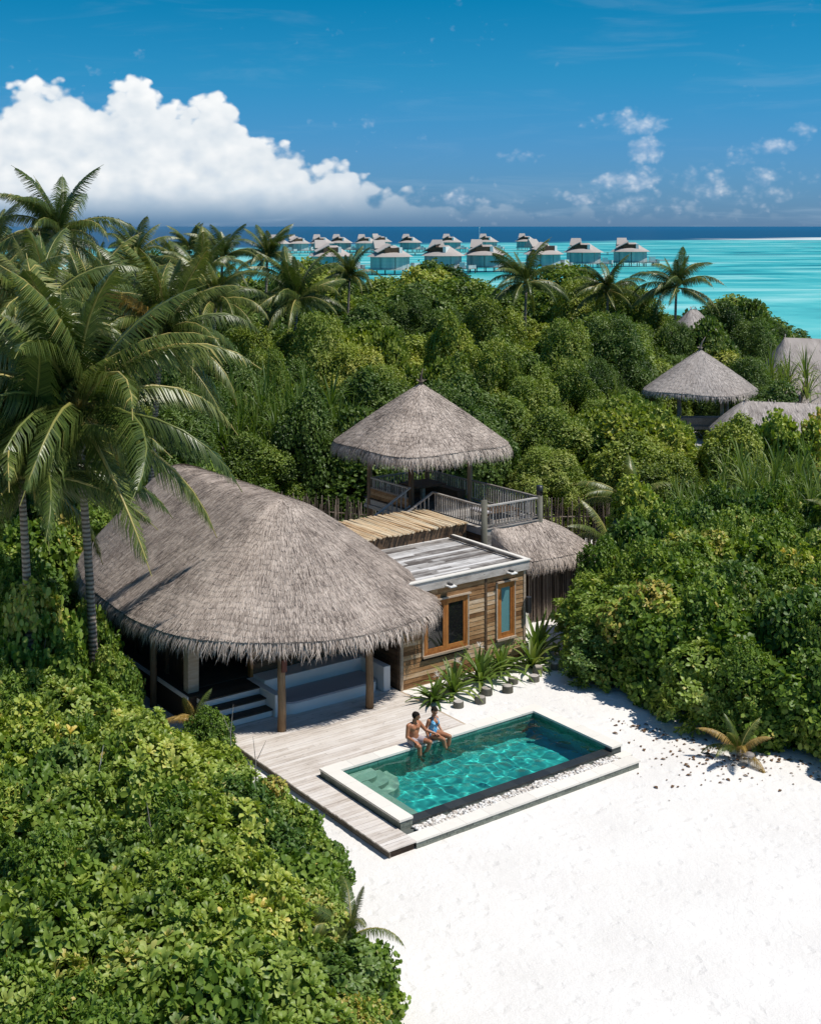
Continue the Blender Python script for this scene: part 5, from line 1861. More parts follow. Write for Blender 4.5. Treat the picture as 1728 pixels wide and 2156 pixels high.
rp_ = thing('distant_pavilion', 'smaller distant pavilion with pointed thatched roof among the trees at right', 'pavilion', (19.4, 84.0, 0))
pt2 = Thatch(ring_square(0, 0, 3.45, 5.15, TH + 0.35), (0, 0, 7.75), (0.01, 0, 7.75), 0.05, n=120, smooth=2)
thatch_roof(pt2, rp_, 'roof', MAT['thatch_far'], 16000, 14, 2400, 21, 0.36, 0.03, 0.026, 0.45)
MB().path([(0, 0, 7.55), (0.02, 0, 7.9), (0.1, 0, 8.2), (0.34, 0, 8.6)], [0.14, 0.07, 0.045, 0.015], 8).build('finial', MAT['thatch_far'], rp_, smooth=True)
for (px_, py_) in ((-1.7, -1.2), (1.0, -1.8), (2.0, 0.9), (-1.0, 1.8)):
    MB().tube((px_, py_, 0), (px_, py_, 5.4), 0.13, 0.12, 10).build('post', MAT['greywood'], rp_, smooth=True)
MB().box(-2.3, 2.3, -2.3, 2.3, 2.75, 2.95).box(-2.2, 2.2, -2.2, -2.1, 2.95, 3.5).build('floor_platform', MAT['greywood'], rp_)


def house_roof(name, label, x, y, rz, eave, r0, r1, seed, n_str=9000, zwall=3.0):
    t = thing(name, label, 'house', (x, y, 0), rz)
    th_ = Thatch(eave, r0, r1, 0.10, n=140, smooth=3)
    thatch_roof(th_, t, 'roof', MAT['thatch_far'], n_str, 16, 1600, seed, 0.32, 0.03, 0.028, 0.5)
    xs = [e[0] for e in eave]
    ys = [e[1] for e in eave]
    MB().box(min(xs) * 0.72, max(xs) * 0.72, min(ys) * 0.72, max(ys) * 0.72, 0, eave[0][2] + 0.05).build('wall', MAT['darkwood'], t)
    return t


def oval(ha, hb, z, p=3.0, n=48):
    o_ = []
    for i in range(n):
        t = 2 * math.pi * i / n
        c_, s_ = math.cos(t), math.sin(t)
        k = (abs(c_) ** p + abs(s_) ** p) ** (-1 / p)
        o_.append((ha * k * c_, hb * k * s_, z))
    return o_


house_roof('neighbour_house', 'low long thatched roof at the right edge beside the distant pavilion', 25.9, 76.2, -0.05, oval(7.6, 3.0, 3.6), (-5.6, 0, 5.35), (7, 0, 4.95), 31)
house_roof('neighbour_house', 'large grey thatched roof cut by the right edge, near the water', 34.4, 97.5, -0.10, oval(8.0, 6.2, 2.7), (-5.2, 0, 7.3), (6, 0, 7.0), 32)
house_roof('neighbour_house', 'far thatched roof peeking out of the trees behind the distant pavilion', 25.6, 113.5, 0.4, oval(2.4, 2.4, 5.9), (-0.3, 0, 8.5), (0.3, 0, 8.5), 33, 6000)
MB().tube((24.6, 79.5, 0), (24.6, 79.5, 5.3), 0.13, 0.13, 10).build('dark_post', MAT['black'])
tag(bpy.data.objects['dark_post'], 'single dark wooden post rising behind the low long roof', 'post')

# ------------------------------------------------------------------ stilt villas on the lagoon
m, g = new_mat('slatted_wall')
pz = g.n('ShaderNodeTexCoord').outputs['Object']
sx, sy, sz = g.sep(pz)
sl_ = g.m('FRACT', g.m('MULTIPLY', sz, 2.6))
pan = g.n('ShaderNodeObjectInfo').outputs['Random']
nz_ = g.noise(g.vm('MULTIPLY', pz, (0.45, 0.45, 0.05)), 1.0, 2, 0.5)
cw_ = g.ramp(nz_, [(0.35, (0.27, 0.38, 0.40)), (0.5, (0.43, 0.48, 0.48)), (0.65, (0.58, 0.58, 0.55))])
MAT['slat'] = finish(m, g, g.mix(g.maprange(sl_, 0.72, 0.85, 0, 0.6), cw_, (0.08, 0.12, 0.13)), 0.7, 0.2)


MAT['villa_thatch'] = m_attr('sun_bleached_thatch', [(0.0, (0.20, 0.175, 0.16)), (0.5, (0.35, 0.31, 0.285)), (1.0, (0.47, 0.425, 0.39))], 0.85, 0.1, vscale=0.4, vamt=0.4)


def facet(n, ra, rb, ph=0.0):
    return [(ra * math.cos(2 * math.pi * i / n + ph), rb * math.sin(2 * math.pi * i / n + ph)) for i in range(n)]


def stilt_villa(name, label, x, y, rz, s, group):
    """round slatted villa on stilts with thatched roof, raised roof vent and sun deck to one side"""
    t = thing(name, label, 'stilt villa', (x, y, -0.6), rz, group)
    t.scale = (s, s, s)
    return t


SV = {}


def sv_mesh(key, fn):
    if key not in SV:
        SV[key] = fn()
    return SV[key]


def m_plat():
    return MB().prism(facet(14, 6.2, 5.2), 1.35, 1.62).box(4.0, 9.5, -3.2, 2.6, 1.30, 1.55).mesh('platform', MAT['greywood'])


def m_wall(a0, a1):
    q = MB()
    pts = [(5.6 * math.cos(a0 + (a1 - a0) * i / 3), 4.7 * math.sin(a0 + (a1 - a0) * i / 3)) for i in range(4)]
    ins = [(px_ * 0.96, py_ * 0.96) for px_, py_ in pts]
    q.prism(pts + ins[::-1], 1.62, 5.3)
    return q.mesh('wall_panel', MAT['slat'])


def m_roof():
    n = 28
    ev = [(6.7 * math.cos(t), 5.8 * math.sin(t), 5.05) for t in [2 * math.pi * i / n for i in range(n)]]
    rg_ = [(max(-2.0, min(1.8, e[0] * 0.42)), 0, 8.1) for e in ev]
    V = np.array(ev + [tuple(np.array(e) * 0.5 + np.array(r_) * 0.5 + np.array([0, 0, -0.10])) for e, r_ in zip(ev, rg_)] + rg_)
    F_ = [(k * n + i, k * n + (i + 1) % n, (k + 1) * n + (i + 1) % n, (k + 1) * n + i) for k in range(2) for i in range(n)]
    C_ = np.clip(rng.normal(0.62, 0.12, len(V)), 0, 1)
    return np_mesh('roof', V, np.array(F_), MAT['villa_thatch'], C_)


def m_vent_wall():
    q = MB().box(-2.6, 1.6, -3.3, -0.5, 5.7, 7.55)
    n0 = len(q.v)
    q.v += [(-4.4, -3.0, 6.3), (-0.4, -3.0, 6.5), (-0.9, -3.0, 8.0), (-4.4, -1.0, 6.3), (-0.4, -1.0, 6.5), (-0.9, -1.0, 8.0)]
    q.f += [(n0, n0 + 1, n0 + 2), (n0 + 3, n0 + 5, n0 + 4), (n0, n0 + 3, n0 + 4, n0 + 1), (n0 + 1, n0 + 4, n0 + 5, n0 + 2), (n0 + 2, n0 + 5, n0 + 3, n0)]
    return q.mesh('vent_wall', MAT['darkwood'])


def m_vent_roof():
    q = MB()
    # tilted slab over the gable and a flat lid over the band
    q.v = [(-4.9, -3.3, 6.15), (-0.8, -3.3, 8.25), (-0.8, 0.6, 8.6), (-4.9, 0.6, 6.6), (-4.9, -3.3, 6.4), (-0.8, -3.3, 8.5), (-0.8, 0.6, 8.85), (-4.9, 0.6, 6.85)]
    q.f = [(3, 2, 1, 0), (4, 5, 6, 7), (0, 1, 5, 4), (1, 2, 6, 5), (2, 3, 7, 6), (3, 0, 4, 7)]
    me = q.mesh('vent_roof', MAT['villa_thatch'])
    ca = me.color_attributes.new('Col', 'FLOAT_COLOR', 'POINT')
    ca.data.foreach_set('color', np.full(len(me.vertices) * 4, 0.8, dtype=np.float32))
    return me


def m_cheek():
    return MB().box(1.6, 2.5, -3.5, -0.5, 5.6, 7.7).mesh('vent_cheek', MAT['white'])


def m_gable():
    q = MB()
    q.v = [(-4.6, -0.4, 7.4), (-0.8, -0.4, 7.4), (-1.1, 2.0, 9.7), (-4.3, 2.0, 9.7), (-4.6, 4.0, 7.0), (-0.8, 4.0, 7.0)]
    q.f = [(0, 1, 2, 3), (3, 2, 5, 4), (0, 3, 4), (1, 5, 2), (0, 4, 5, 1)]
    me = q.mesh('loft', MAT['villa_thatch'])
    ca = me.color_attributes.new('Col', 'FLOAT_COLOR', 'POINT')
    ca.data.foreach_set('color', np.full(len(me.vertices) * 4, 0.75, dtype=np.float32))
    return me


def m_stilt():
    return MB().tube((0, 0, -1.5), (0, 0, 1.36), 0.14, 0.14, 6).mesh('stilt', MAT['stick'])


def m_screen():
    return MB().box(6.4, 8.2, -2.6, -2.45, 1.56, 3.3).box(6.4, 6.55, -2.45, 0.4, 1.56, 3.3).mesh('deck_screen', MAT['white'])


def m_rail():
    return MB().box(8.6, 9.4, -3.1, -3.0, 1.56, 2.4).box(9.35, 9.45, -3.1, 2.5, 1.56, 2.4).box(7.0, 9.4, 2.3, 2.4, 1.56, 2.4).mesh('deck_railing', MAT['slat'])


def add_villa(label, x, y, rz, s, group):
    t = stilt_villa('stilt_villa', label, x, y, rz, s, group)
    link('platform', sv_mesh('p', m_plat), t)
    for k in range(8):
        a0 = 2 * math.pi * k / 8 + 0.02
        link('wall_panel', sv_mesh(('w', k), lambda: m_wall(a0, a0 + 2 * math.pi / 8 - 0.04)), t)
    rf = link('roof', sv_mesh('r', m_roof), t)
    link('vent_wall', sv_mesh('vw', m_vent_wall), rf)
    link('vent_roof', sv_mesh('vr', m_vent_roof), rf)
    link('loft', sv_mesh('g', m_gable), rf)
    link('vent_cheek', sv_mesh('ck', m_cheek), rf)
    link('deck_screen', sv_mesh('sc', m_screen), t)
    link('deck_railing', sv_mesh('ra', m_rail), t)
    for k in range(12):
        a = 2 * math.pi * k / 12
        link('stilt', sv_mesh('s', m_stilt), t, (5.3 * math.cos(a), 4.4 * math.sin(a), 0))
    for (qx, qy) in ((7.5, -2.9), (9.2, -2.9), (7.5, 2.3), (9.2, 2.3)):
        link('stilt', sv_mesh('s', m_stilt), t, (qx, qy, 0))


# x, which one, y, facing
front = [
    (-27.99, 'partly hidden behind the slender palm', 440, 0.24),
    (-7.06, 'standing clear right of the slender palm', 432, 0.345),
    (11.5, 'at the centre of the near row', 446, -0.449),
    (27.29, 'left of the leftmost shore palm', 458, -0.107),
    (49.75, 'half hidden behind the leftmost shore palm', 470, 0.605),
    (69.63, 'second from the right end of the near row', 505, -0.244),
    (91.04, 'at the right end of the near row', 520, -0.089),
]
for (x, lb, y, rz) in front:
    add_villa('grey stilt villa over the lagoon, %s' % lb, x, y, rz, 1.22, 'near row of stilt villas')
back = [
    (-80.35, 'leftmost of the far row beside the upright palm', 760, -0.222),
    (-69.14, 'second from the left of the far row', 770, 0.393),
    (-55.25, 'third from the left of the far row', 780, -0.046),
    (-44.51, 'close behind another, above the slender palm', 800, -0.154),
    (-27.82, 'left one of a pair above the clear near villa', 790, -0.08),
    (-20.17, 'right one of a pair above the clear near villa', 850, 0.335),
    (-0.27, 'far row, left of the centre villa', 815, -0.244),
    (26.47, 'far row, above the centre villa', 830, -0.246),
    (51.93, 'far row, beside the thin mast', 850, -0.272),
    (81.14, 'far row, right end above the leftmost shore palm', 880, -0.223),
]
for (x, lb, y, rz) in back:
    add_villa('small distant stilt villa, %s' % lb, x, y, rz, 1.2, 'far row of stilt villas')
# boardwalks
for (nm, x0, y0, x1, y1) in (('far timber boardwalk on stilts behind the near row of villas', -95, 700, 120, 735), ('near timber boardwalk on stilts joining the near row of villas', -60, 470, 115, 560)):
    L = math.hypot(x1 - x0, y1 - y0)
    bw = thing('boardwalk', nm, 'boardwalk', ((x0 + x1) / 2, (y0 + y1) / 2, -0.6), math.atan2(y1 - y0, x1 - x0))
    MB().box(-L / 2, L / 2, -1.2, 1.2, 1.35, 1.55).build('walkway', MAT['greywood'], bw)
    for k in range(int(L / 6)):
        for e in (-1, 1):
            link('pile', sv_mesh('s', m_stilt), bw, (-L / 2 + 3 + k * 6, e, 0))
ma = thing('mast', 'thin white mast standing in the lagoon before the far row', 'mast', (32.94, 600, -0.6))
MB().tube((0, 0, -1), (0, 0, 16.0), 0.16, 0.07, 6).build('pole', MAT['white'], ma)
MB().tube((0, 0, 15.9), (0, 0, 16.3), 0.22, 0.22, 8).build('lamp_head', MAT['white'], ma)
# ------------------------------------------------------------------ people
def cap_mesh(p0, r0, p1, r1, k=14):
    """closed tapered capsule"""
    p0, p1 = np.array(p0, float), np.array(p1, float)
    d_ = p1 - p0
    L = np.linalg.norm(d_)
    d_ = d_ / L if L > 1e-6 else np.array([0, 0, 1.0])
    u = np.cross(d_, [0.31, 0.87, 0.39])
    u /= np.linalg.norm(u)
    v = np.cross(d_, u)
    rings = [(p0, r0, a) for a in (-78, -50, -25, 0)] + [(p1, r1, a) for a in (0, 25, 50, 78)]
    V = []
    for (c, r_, a) in rings:
        cc = c + d_ * r_ * math.sin(R(a))
        rr = r_ * math.cos(R(a))
        for i in range(k):
            t = 2 * math.pi * i / k
            V.append(cc + u * rr * math.cos(t) + v * rr * math.sin(t))
    F_ = []
    for q in range(len(rings) - 1):
        for i in range(k):
            j = (i + 1) % k
            F_.append((q * k + i, q * k + j, (q + 1) * k + j, (q + 1) * k + i))
    F_.append(tuple(range(k - 1, -1, -1)))
    F_.append(tuple((len(rings) - 1) * k + i for i in range(k)))
    return V, F_


class Figure:
    def __init__(self):
        self.prims = []          # (tag, p0, r0, p1, r1, squash)

    def cap(self, tg, p0, r0, p1=None, r1=None, sq=(1, 1, 1)):
        p1 = p0 if p1 is None else p1
        if p1 == p0:
            p1 = (p0[0], p0[1], p0[2] + 0.001)
        self.prims.append((tg, np.array(p0, float), r0, np.array(p1, float), r0 if r1 is None else r1, np.array(sq, float)))
        return self

    def xf(self, start, M, pivot):
        """rotate the primitives from index start about pivot"""
        pv = np.array(pivot, float)
        out_ = []
        for i, (tg, a, ra, b_, rb, sq) in enumerate(self.prims):
            if i >= start:
                a = M @ (a - pv) + pv
                b_ = M @ (b_ - pv) + pv
            out_.append((tg, a, ra, b_, rb, sq))
        self.prims = out_

    def body(self, voxel=0.0075):
        V, F_, n = [], [], 0
        for (tg, a, ra, b_, rb, sq) in self.prims:
            v, f = cap_mesh(a, ra, b_, rb)
            c = (a + b_) / 2
            v = [(p - c) * sq + c for p in v]
            V += [tuple(p) for p in v]
            F_ += [tuple(i + n for i in q) for q in f]
            n += len(v)
        me = bpy.data.meshes.new('raw_body')
        me.from_pydata(V, [], F_)
        o = bpy.data.objects.new('raw_body', me)
        col.objects.link(o)
        md = o.modifiers.new('r', 'REMESH')
        md.mode = 'VOXEL'
        md.voxel_size = voxel
        md.use_smooth_shade = True
        ms = o.modifiers.new('s', 'SMOOTH')
        ms.factor = 0.5
        ms.iterations = 5
        bpy.context.view_layer.update()
        dg = bpy.context.evaluated_depsgraph_get()
        res = bpy.data.meshes.new_from_object(o.evaluated_get(dg))
        bpy.data.objects.remove(o)
        bpy.data.meshes.remove(me)
        return res

    def classify(self, P):
        D = []
        for (tg, a, ra, b_, rb, sq) in self.prims:
            c = (a + b_) / 2
            q = (P - c) / sq + c
            ab_ = b_ - a
            t = np.clip(((q - a) @ ab_) / max(ab_ @ ab_, 1e-9), 0, 1)
            D.append(np.linalg.norm(q - a - t[:, None] * ab_, axis=1) - (ra + (rb - ra) * t))
        k = np.argmin(np.array(D), 0)
        tags = np.array([p[0] for p in self.prims])
        return tags[k]


def shell_from(me, mask, off, name, mat, parent):
    """cloth or hair: the masked faces of the body, lifted off the skin"""
    nv = len(me.vertices)
    co = np.empty(nv * 3)
    me.vertices.foreach_get('co', co)
    nr = np.empty(nv * 3)
    me.vertices.foreach_get('normal', nr)
    co, nr = co.reshape(-1, 3), nr.reshape(-1, 3)
    fs = [list(p.vertices) for p, k in zip(me.polygons, mask) if k]
    used = sorted({i for f in fs for i in f})
    mp = {v: i for i, v in enumerate(used)}
    m2 = bpy.data.meshes.new(name)
    m2.from_pydata((co[used] + nr[used] * off).tolist(), [], [[mp[i] for i in f] for f in fs])
    for p in m2.polygons:
        p.use_smooth = True
    m2.materials.append(mat)
    o = link(name, m2, parent)
    sm = o.modifiers.new('solid', 'SOLIDIFY')
    sm.thickness = off
    sm.offset = -0.6
    return o


def centers(me):
    c = np.empty(len(me.polygons) * 3)
    me.polygons.foreach_get('center', c)
    return c.reshape(-1, 3)


def rotz(a):
    return np.array([[math.cos(a), -math.sin(a), 0], [math.sin(a), math.cos(a), 0], [0, 0, 1]])


def rotx(a):
    return np.array([[1, 0, 0], [0, math.cos(a), -math.sin(a)], [0, math.sin(a), math.cos(a)]])


def roty(a):
    return np.array([[math.cos(a), 0, math.sin(a)], [0, 1, 0], [-math.sin(a), 0, math.cos(a)]])


def hand(fig, wrist, dirv, palm_n, thumb, s=1.0, curl=0.5):
    """palm and five bent fingers; dirv along the hand, palm_n the side the fingers curl to, thumb side vector"""
    w_, d_, n_, t_ = (np.array(q, float) for q in (wrist, dirv, palm_n, thumb))
    d_ /= np.linalg.norm(d_)
    n_ = n_ - d_ * (n_ @ d_)
    n_ /= np.linalg.norm(n_)
    t_ = t_ - d_ * (t_ @ d_) - n_ * (t_ @ n_)
    t_ /= np.linalg.norm(t_)
    for k in (-1, 0, 1):
        fig.cap('hand', tuple(w_ + d_ * 0.012 * s + t_ * k * 0.012 * s), 0.016 * s, tuple(w_ + d_ * 0.075 * s + t_ * k * 0.026 * s), 0.0145 * s)
    for k, ln in ((1.5, 0.070), (0.5, 0.080), (-0.5, 0.074), (-1.5, 0.058)):
        b0 = w_ + d_ * 0.082 * s + t_ * k * 0.0195 * s
        d1 = d_ * math.cos(curl * 0.5) + n_ * math.sin(curl * 0.5) + t_ * 0.06 * k
        b1 = b0 + d1 * ln * 0.55 * s
        d2 = d_ * math.cos(curl * 1.5) + n_ * math.sin(curl * 1.5)
        b2 = b1 + d2 * ln * 0.5 * s
        fig.cap('hand', tuple(b0), 0.0098 * s, tuple(b1), 0.0090 * s)
        fig.cap('hand', tuple(b1), 0.0090 * s, tuple(b2), 0.0078 * s)
    b0 = w_ + d_ * 0.022 * s + t_ * 0.026 * s
    b1 = b0 + (d_ * 0.6 + t_ * 0.75 + n_ * 0.15) * 0.042 * s
    b2 = b1 + (d_ * 0.85 + t_ * 0.3 + n_ * 0.3) * 0.034 * s
    fig.cap('hand', tuple(b0), 0.0125 * s, tuple(b1), 0.0110 * s)
    fig.cap('hand', tuple(b1), 0.0110 * s, tuple(b2), 0.0090 * s)


def foot(fig, ankle, fwd, down, s=1.0):
    a, f, d_ = (np.array(q, float) for q in (ankle, fwd, down))
    f /= np.linalg.norm(f)
    d_ = d_ - f * (d_ @ f)
    d_ /= np.linalg.norm(d_)
    sd_ = np.cross(f, d_)
    fig.cap('leg', tuple(a), 0.038 * s, tuple(a - f * 0.045 * s + d_ * 0.045 * s), 0.034 * s)
    fig.cap('leg', tuple(a + d_ * 0.015 * s), 0.036 * s, tuple(a + f * 0.10 * s + d_ * 0.050 * s), 0.028 * s)
    for k in range(5):
        o = (k - 2) * 0.0165 * s
        b0 = a + f * 0.105 * s + d_ * 0.052 * s + sd_ * o
        b1 = b0 + f * (0.062 - 0.006 * abs(k - 1)) * s + d_ * 0.012 * s
        fig.cap('leg', tuple(b0 - f * 0.03 * s), 0.017 * s, tuple(b1), (0.0125 if k == 0 else 0.0098) * s)


def head(fig, s, yaw, pitch, roll, neck_top, female=False):
    st = len(fig.prims)
    x, y, z = neck_top
    c = (x, y + 0.022 * s, z + 0.095 * s)
    fig.cap('skull', (c[0], c[1] - 0.022 * s, c[2] + 0.030 * s), 0.082 * s, (c[0], c[1] + 0.012 * s, c[2] + 0.030 * s), 0.078 * s, (0.94, 1.0, 1.08))
    fig.cap('face', (c[0], c[1] + 0.030 * s, c[2] + 0.005 * s), 0.064 * s, (c[0], c[1] + 0.040 * s, c[2] - 0.050 * s), 0.046 * s)
    fig.cap('face', (c[0], c[1] + 0.062 * s, c[2] - 0.072 * s), 0.026 * s)
    fig.cap('face', (c[0], c[1] + 0.094 * s, c[2] + 0.012 * s), 0.009 * s, (c[0], c[1] + 0.112 * s, c[2] - 0.022 * s), 0.0135 * s)
    for e in (-1, 1):
        fig.cap('face', (c[0] + e * 0.030 * s, c[1] + 0.083 * s, c[2] + 0.026 * s), 0.012 * s, (c[0] + e * 0.012 * s, c[1] + 0.090 * s, c[2] + 0.026 * s), 0.011 * s)
        fig.cap('face', (c[0] + e * 0.078 * s, c[1] - 0.004 * s, c[2] + 0.018 * s), 0.017 * s, (c[0] + e * 0.076 * s, c[1] + 0.0 * s, c[2] - 0.018 * s), 0.012 * s, (0.6, 1, 1))
        fig.cap('face', (c[0] + e * 0.034 * s, c[1] + 0.066 * s, c[2] - 0.018 * s), 0.024 * s)
    fig.cap('lip', (c[0] - 0.016 * s, c[1] + 0.086 * s, c[2] - 0.047 * s), 0.0075 * s, (c[0] + 0.016 * s, c[1] + 0.086 * s, c[2] - 0.047 * s), 0.0075 * s)
    M = rotz(yaw) @ rotx(pitch) @ roty(roll)
    fig.xf(st, M, neck_top)
    return c, M


def face_bits(parent, c, M, neck_top, s, skin_dark):
    pv = np.array(neck_top)
    cc = np.array(c)
    for e in (-1, 1):
        p = M @ (cc + np.array([e * 0.031, 0.086, 0.010]) * s - pv) + pv
        V, F_ = cap_mesh(p, 0.0105 * s, p + M @ np.array([0.002, 0, 0]), 0.0105 * s, 10)
        q = MB()
        q.v, q.f = [tuple(a) for a in V], F_
        q.build('eye', MAT['eye'], parent, smooth=True)
        p0 = M @ (cc + np.array([e * 0.016, 0.100, 0.032]) * s - pv) + pv
        p1 = M @ (cc + np.array([e * 0.046, 0.086, 0.034]) * s - pv) + pv
        V, F_ = cap_mesh(p0, 0.0045 * s, p1, 0.0035 * s, 8)
        q = MB()
        q.v, q.f = [tuple(a) for a in V], F_
        q.build('eyebrow', MAT['hair'], parent, smooth=True)
    p0 = M @ (cc + np.array([-0.020, 0.0935, -0.047]) * s - pv) + pv
    p1 = M @ (cc + np.array([0.020, 0.0935, -0.047]) * s - pv) + pv
    V, F_ = cap_mesh(p0, 0.004 * s, p1, 0.004 * s, 8)
    q = MB()
    q.v, q.f = [tuple(a) for a in V], F_
    q.build('mouth', MAT['lip'], parent, smooth=True)


def m_skin(name, c):
    m, g = new_mat(name)
    p = g.n('ShaderNodeTexCoord').outputs['Object']
    n = g.noise(p, 9.0, 4, 0.6)
    cc = g.vm('SCALE', c, scale=g.m('MULTIPLY_ADD', n, 0.5, 0.75))
    return finish(m, g, cc, 0.42, 0.4)


MAT['skin_m'] = m_skin('tanned_skin', (0.36, 0.150, 0.072))
MAT['skin_w'] = m_skin('brown_skin', (0.37, 0.170, 0.088))
MAT['hair'] = m_flat('black_hair', (0.014, 0.010, 0.008), 0.8, 0.12)
MAT['eye'] = m_flat('dark_eye', (0.03, 0.02, 0.016), 0.2, 0.5)
MAT['lip'] = m_flat('lip', (0.26, 0.075, 0.06), 0.5, 0.3)
MAT['shorts'] = m_flat('grey_shorts', (0.36, 0.31, 0.32), 0.85, 0.1, 0.10, 40.0)
m, g = new_mat('blue_patterned_swimsuit')
tc = g.n('ShaderNodeTexCoord').outputs['Object']
pn = g.noise(tc, 24.0, 3, 0.6, dist=1.6)
MAT['swim'] = finish(m, g, g.ramp(pn, [(0.36, (0.010, 0.13, 0.36)), (0.47, (0.03, 0.30, 0.60)), (0.56, (0.12, 0.48, 0.72)), (0.64, (0.55, 0.72, 0.80))]), 0.5, 0.3)


def person(name, label, a, b_, z, turn, s=1.15):
    t = thing(name, label, 'person', vw(a, b_, z), TH + math.pi + turn)
    t.scale = (s, s, s)
    return t


# ---- the man: local x = his right, y = forward (over the water), z = up, seat at z 0
f = Figure()
for e in (-1, 1):
    f.cap('pelvis', (e * 0.075, 0.0, 0.105), 0.105)
f.cap('torso', (0, 0.0, 0.13), 0.125, (0, 0.015, 0.30), 0.118, (1.12, 0.9, 1))
for e in (-1, 1):
    f.cap('torso', (e * 0.055, 0.015, 0.30), 0.095, (e * 0.085, 0.02, 0.44), 0.105, (1, 0.95, 1))
    f.cap('torso', (e * 0.085, 0.085, 0.43), 0.058, (e * 0.05, 0.088, 0.42), 0.052, (1, 0.8, 1))
    f.cap('torso', (e * 0.06, 0.0, 0.51), 0.062, (e * 0.165, 0.0, 0.495), 0.066)
f.cap('neck', (0, 0.015, 0.52), 0.062, (0, 0.045, 0.62), 0.055)
# right arm to the right thigh
f.cap('arm', (0.185, 0.0, 0.49), 0.062, (0.255, 0.03, 0.235), 0.047)
f.cap('arm', (0.255, 0.03, 0.235), 0.044, (0.205, 0.255, 0.175), 0.029)
hand(f, (0.205, 0.255, 0.175), (-0.15, 0.95, -0.22), (0, -0.1, -1), (-1, 0.1, 0), 1.05, 0.45)
# left arm reaching across to her knee
f.cap('arm', (-0.185, 0.0, 0.49), 0.062, (-0.335, 0.10, 0.285), 0.046)
f.cap('arm', (-0.335, 0.10, 0.285), 0.043, (-0.50, 0.275, 0.205), 0.029)
hand(f, (-0.50, 0.275, 0.205), (-0.62, 0.72, -0.18), (0, -0.1, -1), (0.75, 0.6, 0), 1.05, 0.4)
# legs
f.cap('thigh', (0.095, 0.03, 0.10), 0.092, (0.175, 0.42, 0.075), 0.060)
f.cap('leg', (0.175, 0.42, 0.070), 0.058, (0.16, 0.405, -0.10), 0.058)
f.cap('leg', (0.16, 0.405, -0.10), 0.057, (0.12, 0.42, -0.34), 0.036)
foot(f, (0.12, 0.42, -0.35), (-0.25, 0.72, -0.62), (0.0, -0.5, -0.8), 1.05)
f.cap('thigh', (-0.095, 0.03, 0.10), 0.092, (-0.195, 0.42, 0.10), 0.060)
f.cap('leg', (-0.195, 0.42, 0.095), 0.058, (-0.165, 0.375, -0.08), 0.057)
f.cap('leg', (-0.165, 0.375, -0.08), 0.056, (-0.07, 0.30, -0.30), 0.036)
foot(f, (-0.07, 0.30, -0.31), (-0.05, 0.62, -0.75), (0.0, -0.7, -0.6), 1.05)
nt = (0, 0.045, 0.62)
hc, HM = head(f, 1.0, 0.85, -0.12, 0.05, nt)
man = person('person', 'man in grey swim shorts sitting on the pool edge, turned to the woman', 3.22, -0.19, CT, 0.10)
bm_ = f.body()
bm_.materials.append(MAT['skin_m'])
link('body', bm_, man)
C_ = centers(bm_)
K = f.classify(C_)
thigh_t = np.where(C_[:, 0] > 0, (C_[:, 1] - 0.03) / 0.39, (C_[:, 1] - 0.03) / 0.39)
shorts_mask = ((K == 'pelvis') & (C_[:, 2] < 0.185 - 0.10 * np.clip(C_[:, 1], 0, 0.2))) | ((K == 'thigh') & (thigh_t < 0.62)) | ((K == 'torso') & (C_[:, 2] < 0.150))
shell_from(bm_, shorts_mask, 0.014, 'swim_shorts', MAT['shorts'], man)
hl = (C_ - np.array(nt)) @ HM + np.array(nt) - np.array(hc)
shell_from(bm_, (K == 'skull') & ((hl[:, 2] > 0.062 - 0.02 * (hl[:, 1] < 0.02)) | (hl[:, 1] < -0.01)) & (hl[:, 2] > -0.03 + 0.02 * (hl[:, 1] > -0.03)), 0.011, 'hair', MAT['hair'], man)
face_bits(man, hc, HM, nt, 1.0, None)

# ---- the woman
f = Figure()
k_ = 0.93
for e in (-1, 1):
    f.cap('pelvis', (e * 0.082, 0.0, 0.100), 0.105)
f.cap('torso', (0, 0.0, 0.13), 0.112, (0, 0.01, 0.27), 0.094, (1.18, 0.92, 1))
for e in (-1, 1):
    f.cap('torso', (e * 0.045, 0.01, 0.28), 0.080, (e * 0.062, 0.015, 0.40), 0.088)
    f.cap('torso', (e * 0.068, 0.088, 0.375), 0.060, (e * 0.066, 0.07, 0.39), 0.058)
    f.cap('torso', (e * 0.05, 0.0, 0.465), 0.050, (e * 0.132, 0.0, 0.452), 0.052)
f.cap('neck', (0, 0.012, 0.475), 0.048, (0, 0.035, 0.575), 0.043)
f.cap('arm', (0.150, 0.0, 0.447), 0.047, (0.205, -0.045, 0.235), 0.036)
f.cap('arm', (0.205, -0.045, 0.235), 0.034, (0.215, 0.045, 0.045), 0.024)
hand(f, (0.215, 0.045, 0.045), (0.0, 0.85, -0.35), (0, -0.2, -1), (-1, 0.1, 0), 0.92, 0.25)
f.cap('arm', (-0.150, 0.0, 0.447), 0.047, (-0.225, 0.01, 0.225), 0.036)
f.cap('arm', (-0.225, 0.01, 0.225), 0.034, (-0.205, 0.17, 0.085), 0.024)
hand(f, (-0.205, 0.17, 0.085), (0.1, 0.9, -0.35), (0.4, -0.1, -1), (1, 0.1, 0.2), 0.92, 0.35)
f.cap('thigh', (0.09, 0.03, 0.095), 0.090, (0.075, 0.42, 0.07), 0.056)
f.cap('leg', (0.075, 0.42, 0.065), 0.054, (0.03, 0.425, -0.10), 0.053)
f.cap('leg', (0.03, 0.425, -0.10), 0.052, (-0.06, 0.455, -0.32), 0.032)
foot(f, (-0.06, 0.455, -0.33), (-0.45, 0.62, -0.58), (0.0, -0.5, -0.8), 0.93)
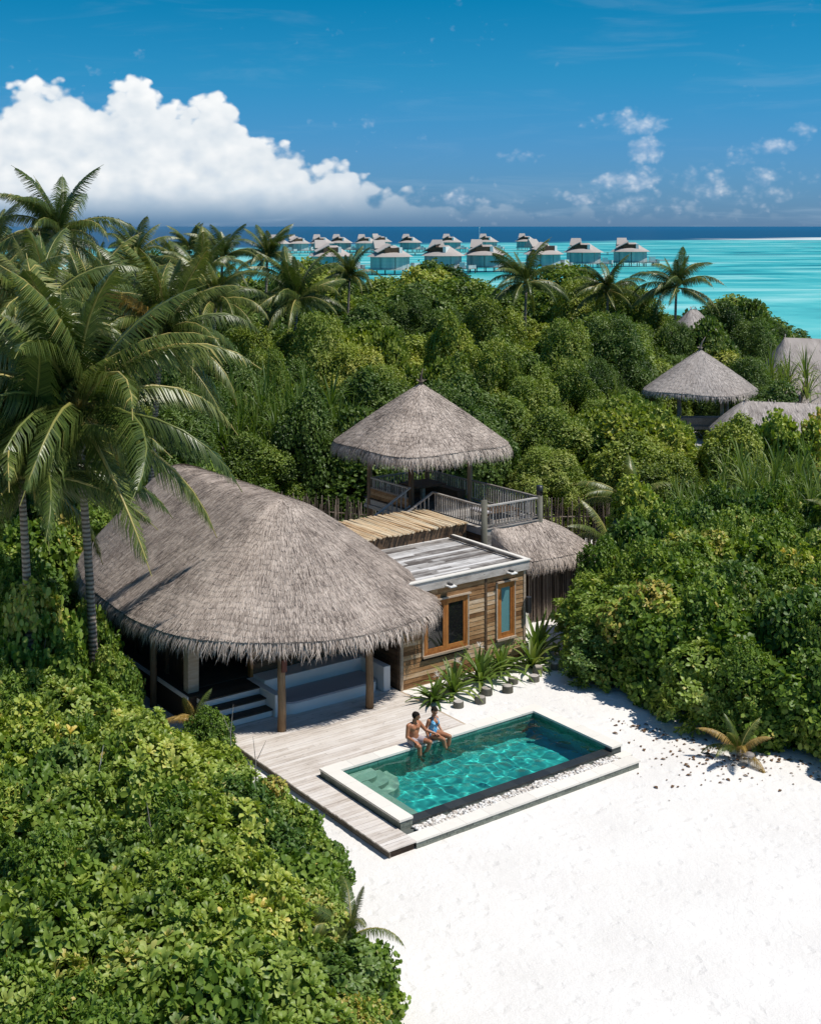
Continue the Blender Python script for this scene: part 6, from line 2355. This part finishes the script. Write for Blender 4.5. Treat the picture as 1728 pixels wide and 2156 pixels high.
f.cap('thigh', (-0.09, 0.03, 0.095), 0.090, (-0.145, 0.43, 0.085), 0.056)
f.cap('leg', (-0.145, 0.43, 0.08), 0.054, (-0.14, 0.405, -0.09), 0.053)
f.cap('leg', (-0.14, 0.405, -0.09), 0.052, (-0.11, 0.37, -0.31), 0.032)
foot(f, (-0.11, 0.37, -0.32), (-0.2, 0.62, -0.70), (0.0, -0.6, -0.7), 0.93)
nt = (0, 0.035, 0.575)
hc, HM = head(f, 0.93, -0.50, -0.22, -0.08, nt)
woman = person('person', 'woman in a blue patterned swimsuit sitting on the pool edge beside the man', 3.95, -0.17, CT, 0.22, 1.22)
bw_ = f.body()
bw_.materials.append(MAT['skin_w'])
link('body', bw_, woman)
C_ = centers(bw_)
K = f.classify(C_)
x, y, z = C_[:, 0], C_[:, 1], C_[:, 2]
tor = (K == 'torso') | (K == 'pelvis')
front_ok = (y > 0.0) & (z < 0.455) & (np.abs(x) > np.clip((z - 0.265) * 0.42, -1, 1)) & (np.abs(x) < 0.135 - 0.25 * np.clip(z - 0.39, 0, 1))
back_ok = (y <= 0.0) & (z < 0.24)
hipcut = ~((K == 'thigh') & (y > 0.11))
sm_ = (tor & (front_ok | back_ok)) | ((K == 'thigh') & (y < 0.085) & (z > 0.10 - 0.9 * (0.085 - y)))
shell_from(bw_, sm_, 0.006, 'swimsuit', MAT['swim'], woman)
for e in (-1, 1):
    MB().path([(e * 0.070, 0.098, 0.445), (e * 0.058, 0.072, 0.492), (e * 0.046, 0.030, 0.518), (e * 0.02, -0.036, 0.527)], [0.006] * 4, 6).build('neck_strap', MAT['swim'], woman, smooth=True)
hl = (C_ - np.array(nt)) @ HM + np.array(nt) - np.array(hc)
shell_from(bw_, (K == 'skull') & ((hl[:, 2] > 0.066) | (hl[:, 1] < 0.012)), 0.012, 'hair', MAT['hair'], woman)
pb = HM @ (np.array(hc) + np.array([0, -0.105, 0.035]) - np.array(nt)) + np.array(nt)
V, F_ = cap_mesh(pb, 0.038, pb + np.array([0, -0.012, -0.008]), 0.034, 14)
q = MB()
q.v, q.f = [tuple(a) for a in V], F_
q.build('hair_bun', MAT['hair'], woman, smooth=True)
face_bits(woman, hc, HM, nt, 0.93, None)
